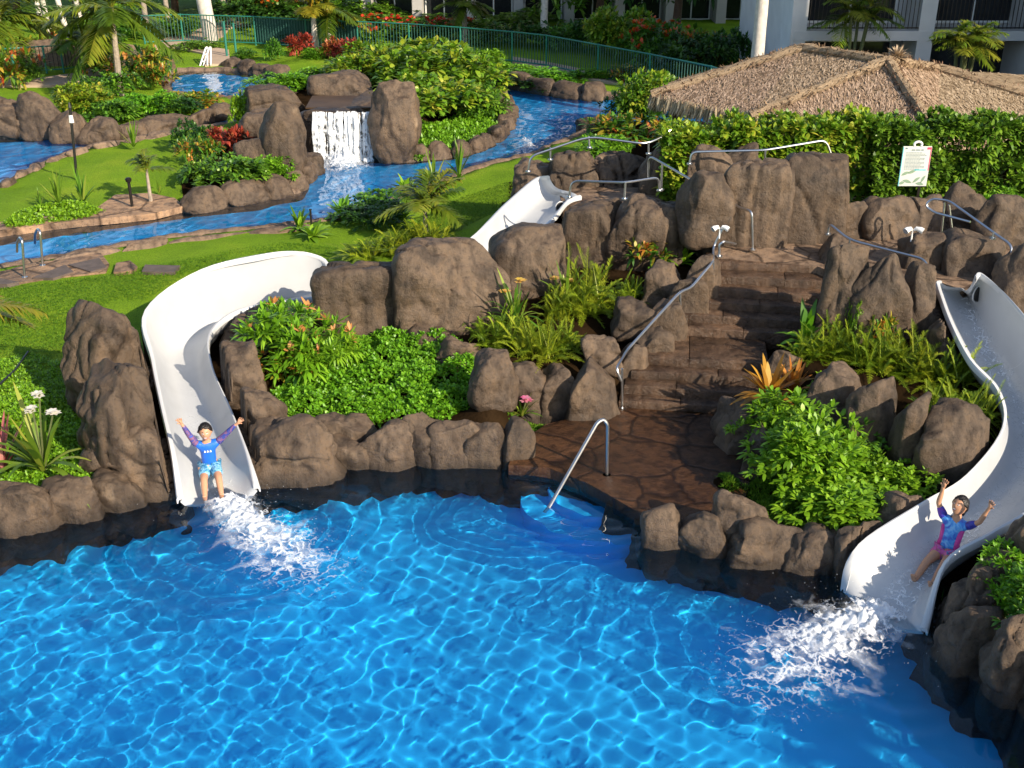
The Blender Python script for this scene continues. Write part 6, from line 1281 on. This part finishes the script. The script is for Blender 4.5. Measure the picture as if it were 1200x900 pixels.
def child(label, seat, F_, lean, side_lean, armL, armR, kneeup, headturn, boy, spreadlegs, K=1.0):
    """seat: world point; F_: downhill direction; arms: (direction upper, direction fore) in (side, forward, up)"""
    t = thing('person', label, 'child', tuple(seat)); F_ = Vector(F_).normalized(); S = F_.cross(Vector((0, 0, 1))).normalized(); U = S.cross(F_).normalized()   # S: the child's right
    def v(s, f, u): return (S * s + F_ * f + U * u) * K
    J = {}; J['pel'] = v(0, 0, .095); up = (U * math.cos(lean) - F_ * math.sin(lean) + S * side_lean).normalized(); fr = (F_ * math.cos(lean) + U * math.sin(lean)).normalized()
    J['bel'] = J['pel'] + up * .13 * K; J['che'] = J['pel'] + up * .27 * K; J['nb'] = J['pel'] + up * .375 * K; J['nk'] = J['pel'] + up * .43 * K; J['hd'] = J['pel'] + up * .50 * K
    pts = [J['pel'], J['bel'], J['che'], J['nb'], J['nk'], J['hd']]; rad = [(.105 * K, .08 * K), (.092 * K, .072 * K), (.108 * K, .078 * K), (.07 * K, .055 * K), .042 * K, .05 * K]; ed = [(0, 1), (1, 2), (2, 3), (3, 4), (4, 5)]
    arms = {}; legs = {}
    def add(p, r, par): pts.append(p); rad.append(r); ed.append((par, len(pts) - 1)); return len(pts) - 1
    for sg, (d1, d2) in ((1, armR), (-1, armL)):
        def w(d): return (S * d[0] * sg + fr * d[1] + up * d[2]).normalized()
        sh = J['nb'] + S * sg * .125 * K - up * .02 * K; el = sh + w(d1) * .205 * K; wr = el + w(d2) * .19 * K; i1 = add(sh, .048 * K, 3); i2 = add(sh.lerp(el, .5), .038 * K, i1); i3 = add(el, .031 * K, i2); i4 = add(el.lerp(wr, .35), .032 * K, i3); i5 = add(wr, .021 * K, i4)
        dd = w(d2); ac = dd.cross(fr).normalized(); pm = wr + dd * .052 * K; i6 = add(pm, (.032 * K, .016 * K), i5)
        for q, (sp, ln) in enumerate(((-.6, .058), (-.2, .068), (.2, .064), (.6, .05))):
            b0 = pm + ac * sp * .036 * K + dd * .012 * K; fd = (dd + ac * sp * .45 + fr * .12).normalized(); k1 = add(b0 + fd * .02 * K, .0095 * K, i6); k2 = add(b0 + fd * ln * .65 * K, .0085 * K, k1); add(b0 + (fd + fr * .15) * ln * K, .007 * K, k2)
        th = (ac * (-sg) * (1 if True else 1) * .8 + dd * .6 + fr * .2).normalized(); k1 = add(wr + dd * .025 * K + th * .028 * K, .011 * K, i5); add(wr + dd * .025 * K + th * .062 * K, .008 * K, k1)
        arms[sg] = (sh, el, wr, w(d1), w(d2))
    for sg in (1, -1):
        hp = J['pel'] + S * sg * .07 * K + F_ * .03 * K - U * .01 * K; kn = hp + (F_ * 1.0 + U * kneeup + S * sg * spreadlegs[0 if sg > 0 else 1]).normalized() * .32 * K; an = kn + (F_ * 1.0 - U * (kneeup * 1.05 + .12) + S * sg * spreadlegs[0 if sg > 0 else 1] * .6).normalized() * .30 * K
        i1 = add(hp, .078 * K, 0); i2 = add(hp.lerp(kn, .5), .064 * K, i1); i3 = add(kn, .049 * K, i2); i4 = add(kn.lerp(an, .35), .048 * K, i3); i5 = add(an, .03 * K, i4); he = an - U * .01 * K + F_ * .02 * K
        toe = an + (F_ * .45 + U * .9).normalized() * .14 * K; i6 = add(an.lerp(toe, .5), (.034 * K, .024 * K), i5); add(toe, (.032 * K, .015 * K), i6); legs[sg] = (hp, kn, an)
    V, Fc = skin_geo(pts, ed, rad); mi = [0] * len(Fc)
    # head: shaped sphere with nose, brow, jaw and ears
    hc = J['hd'] + up * .065 * K + fr * .015 * K; hf = (fr * 1.0 + up * .22 + S * headturn).normalized(); hs = hf.cross(up).normalized(); hu = hs.cross(hf).normalized()
    nu, nv = 28, 20; b = len(V); HR = (.080 * K, .094 * K, .116 * K)
    def hp_(a, e):
        x, y, z = math.cos(e) * math.sin(a), math.cos(e) * math.cos(a), math.sin(e); w_ = 1 - .26 * max(0, -z) ** 1.4; yy = y
        nose = math.exp(-((x / .16) ** 2 + ((z + .12) / .2) ** 2)) * (y > 0) * .20; sock = math.exp(-(((abs(x) - .36) / .16) ** 2 + ((z - .06) / .12) ** 2)) * (y > 0) * .06; ear = math.exp(-(((abs(x) - .97) / .12) ** 2 + ((z) / .18) ** 2 + (y / .2) ** 2)) * .18
        chin = math.exp(-((x / .25) ** 2 + ((z + .85) / .2) ** 2)) * (y > 0) * .10
        return hc + (hs * x * w_ * (1 + ear) * HR[0] + hf * (yy * (1 if yy > 0 else 1.08) * (1 - .08 * max(0, -z)) + nose - sock + chin) * HR[1] + hu * z * HR[2])
    for j in range(nv + 1):
        for i in range(nu): V.append(tuple(hp_(2 * math.pi * i / nu, -math.pi / 2 + math.pi * j / nv)))
    for j in range(nv):
        for i in range(nu): Fc.append((b + j * nu + i, b + j * nu + (i + 1) % nu, b + (j + 1) * nu + (i + 1) % nu, b + (j + 1) * nu + i)); mi.append(0)
    def blob(x, z, rx, rz, dy, m_, n=12):
        y = math.sqrt(max(.05, 1 - x * x - z * z)); c = hc + hs * x * HR[0] + hf * (y + dy) * HR[1] + hu * z * HR[2]; o = len(V)
        V.append(tuple(c + hf * .004 * K))
        for k in range(n): w_ = 2 * math.pi * k / n; xx = x + rx * math.cos(w_); zz = z + rz * math.sin(w_); yy = math.sqrt(max(.05, 1 - xx * xx - zz * zz)); V.append(tuple(hc + hs * xx * HR[0] + hf * (yy + dy) * HR[1] + hu * zz * HR[2]))
        for k in range(n): Fc.append((o, o + 1 + k, o + 1 + (k + 1) % n)); mi.append(m_)
    for sg in (-1, 1): blob(sg * .36, .06, .14, .065, .0, 1); blob(sg * .36, .06, .065, .06, .012, 2); blob(sg * .36, .24, .17, .03, .015, 2)
    blob(0, -.48, .30, .12, .05, 3); blob(0, -.45, .24, .06, .065, 4)
    me = bpy.data.meshes.new('body'); me.from_pydata(V, [], Fc)
    for k in ('skin', 'eye_w', 'eye_d', 'lip', 'teeth'): me.materials.append(M[k])
    me.polygons.foreach_set('material_index', mi); me.polygons.foreach_set('use_smooth', [True] * len(Fc)); me.update(); link('body', me, t)
    # hair cap, ragged at the brow
    V = []; Fc = []; nu, nv = 32, 14
    for j in range(nv + 1):
        for i in range(nu):
            a = 2 * math.pi * i / nu; front = .5 + .5 * math.cos(a); e0 = (.66 + .07 * math.sin(7 * a)) * front + (-.75) * (1 - front); e = e0 + (math.pi / 2 - e0) * j / nv; q = hp_(a, e); d = (q - hc).normalized(); V.append(tuple(q + d * (.010 + .006 * math.sin(9 * a + j)) * K * (1.2 if j else .4)))
    for j in range(nv):
        for i in range(nu): Fc.append((j * nu + i, j * nu + (i + 1) % nu, (j + 1) * nu + (i + 1) % nu, (j + 1) * nu + i))
    g = MB(); g.v = V; g.f = Fc
    if not boy: g.tube([hc - hf * .09 * K + hu * .02 * K, hc - hf * .13 * K - hu * .02 * K, hc - hf * .14 * K - hu * .10 * K], [.03 * K, .034 * K, .014 * K], 8)
    g.build('hair', M['hair'], t, angle=180)
    # clothes: a looser skin over the same joints
    ex = .012 * K; sho = [arms[1][0], arms[-1][0]]
    P_ = [J['bel'], J['pel'] + up * .02 * K, J['che'], J['nb'] + up * .0 * K, J['nb'] + up * .045 * K, sho[0], sho[1], sho[0].lerp(arms[1][1], .3), sho[1].lerp(arms[-1][1], .3)]; v_, f_ = skin_geo(P_, [(0, 1), (0, 2), (2, 3), (3, 4), (3, 5), (3, 6), (5, 7), (6, 8)], [(.092 * K + ex, .072 * K + ex), (.10 * K + ex, .078 * K + ex), (.112 * K + ex, .082 * K + ex), (.082 * K + ex, .066 * K + ex), .058 * K, .058 * K + ex * .6, .058 * K + ex * .6, .047 * K + ex * .5, .047 * K + ex * .5])
    g = MB(); g.v = v_; g.f = f_; sh_o = g.build('rash_guard', M['rash_blue' if boy else 'rash_girl'], t, angle=180)
    if boy:
        g = MB(); c = J['che'] + up * .035 * K + fr * (.086 * K + ex + .006)
        for k in (-1, 0, 1):
            q = c + S * k * .036 * K; g.add([q - S * .014 * K - up * .012 * K, q + S * .014 * K - up * .012 * K, q + S * .005 * K + up * .010 * K, q - S * .010 * K + up * .014 * K], [(0, 1, 2, 3)]); g.add([q - S * .012 * K + up * .016 * K, q + S * .010 * K + up * .013 * K, q + up * .022 * K], [(0, 1, 2)])
        # lift the print just clear of the cloth along its own normal
        g.build('logo_print', M['logo'], sh_o, smooth=False)
    else:
        for sg in (1, -1):
            pts2 = [sho[0 if sg > 0 else 1] + S * -.02 * sg * K - up * .05 * K + fr * .02 * K, J['bel'] + S * sg * .078 * K + fr * .01 * K, J['pel'] + S * sg * .09 * K + up * .02 * K]; g = MB(); g.tube(pts2, [.03 * K, .044 * K, .05 * K], 10); g.build('side_panel', M['pink'], sh_o, angle=180)
    for sg in (1, -1):
        s_, e_, w_, d1, d2 = arms[sg]; end = w_ - d2 * .01 * K if boy else e_ + d2 * .01 * K
        P_ = [s_.lerp(e_, -.06), s_.lerp(e_, .5), e_ - d1 * .0 if boy else e_ - d1 * .03 * K] + ([e_.lerp(w_, .35), end] if boy else []); r_ = [.066 * K, .049 * K, .041 * K] + ([.039 * K, .027 * K] if boy else [])
        v_, f_ = skin_geo(P_, [(i, i + 1) for i in range(len(P_) - 1)], r_); g = MB(); g.v = v_; g.f = f_; g.build('sleeve', M['sleeve_boy' if boy else 'sleeve_girl'], t, angle=180)
    P_ = [J['pel'] + up * .01 * K]; r_ = [(.112 * K, .09 * K)]; E_ = []
    for sg in (1, -1):
        hp, kn, an = legs[sg]; k = len(P_); fr_ = .82 if boy else .45; P_ += [hp, hp.lerp(kn, fr_ * .5), hp.lerp(kn, fr_)]; r_ += [.092 * K, .084 * K, .074 * K if boy else .076 * K]; E_ += [(0, k), (k, k + 1), (k + 1, k + 2)]
    v_, f_ = skin_geo(P_, E_, r_); g = MB(); g.v = v_; g.f = f_; g.build('swim_shorts', M['shorts_boy' if boy else 'shorts_girl'], t, angle=180)
    return t
def seat_on(prs, px, py):
    best = min(range(2, len(prs) - 2), key=lambda i: (lambda q: (q[0] - px) ** 2 + (q[1] - py) ** 2)(proj(*prs[i][8])))
    a = Vector(prs[best][8]); d = Vector(prs[min(best + 5, len(prs) - 1)][8]) - Vector(prs[max(best - 3, 0)][8]); return best, a, d
i_, s_, d_ = seat_on(lpr, 246, 552); print('boy seat', i_, s_, d_, proj(*s_))
s_ = PY(247, 553, s_.y); child('boy in a blue rash guard sliding down with both arms spread wide', s_ + Vector((0, 0, .02)), (d_.x * .8, d_.y, d_.z), .06, .0, ((.75, .05, .75), (.75, .05, .75)), ((.42, .05, .95), (.35, .05, 1.0)), .22, .05, True, (.05, .10), 1.0)
i_, s_, d_ = seat_on(rpr, 1112, 654); print('girl seat', i_, s_, d_, proj(*s_))
s_ = PY(1108, 655, s_.y); child('girl in a blue and pink rash guard sliding down with both hands raised', s_ + Vector((0, 0, .02)), d_, .42, .0, ((.55, .25, .45), (.30, .2, 1.0)), ((.45, .25, .75), (-.1, .2, 1.0)), .16, .25, False, (.02, .10), 1.0)
# ================================================================ unseen tree beyond the right edge, shading the lower right pool edge
tree(0, 0, 0, 3.2, 4.6, 'dark tree beyond the lower right corner, shading the pool edge', 702, 'deep', at=Vector((9.4, 2.6, .5)))
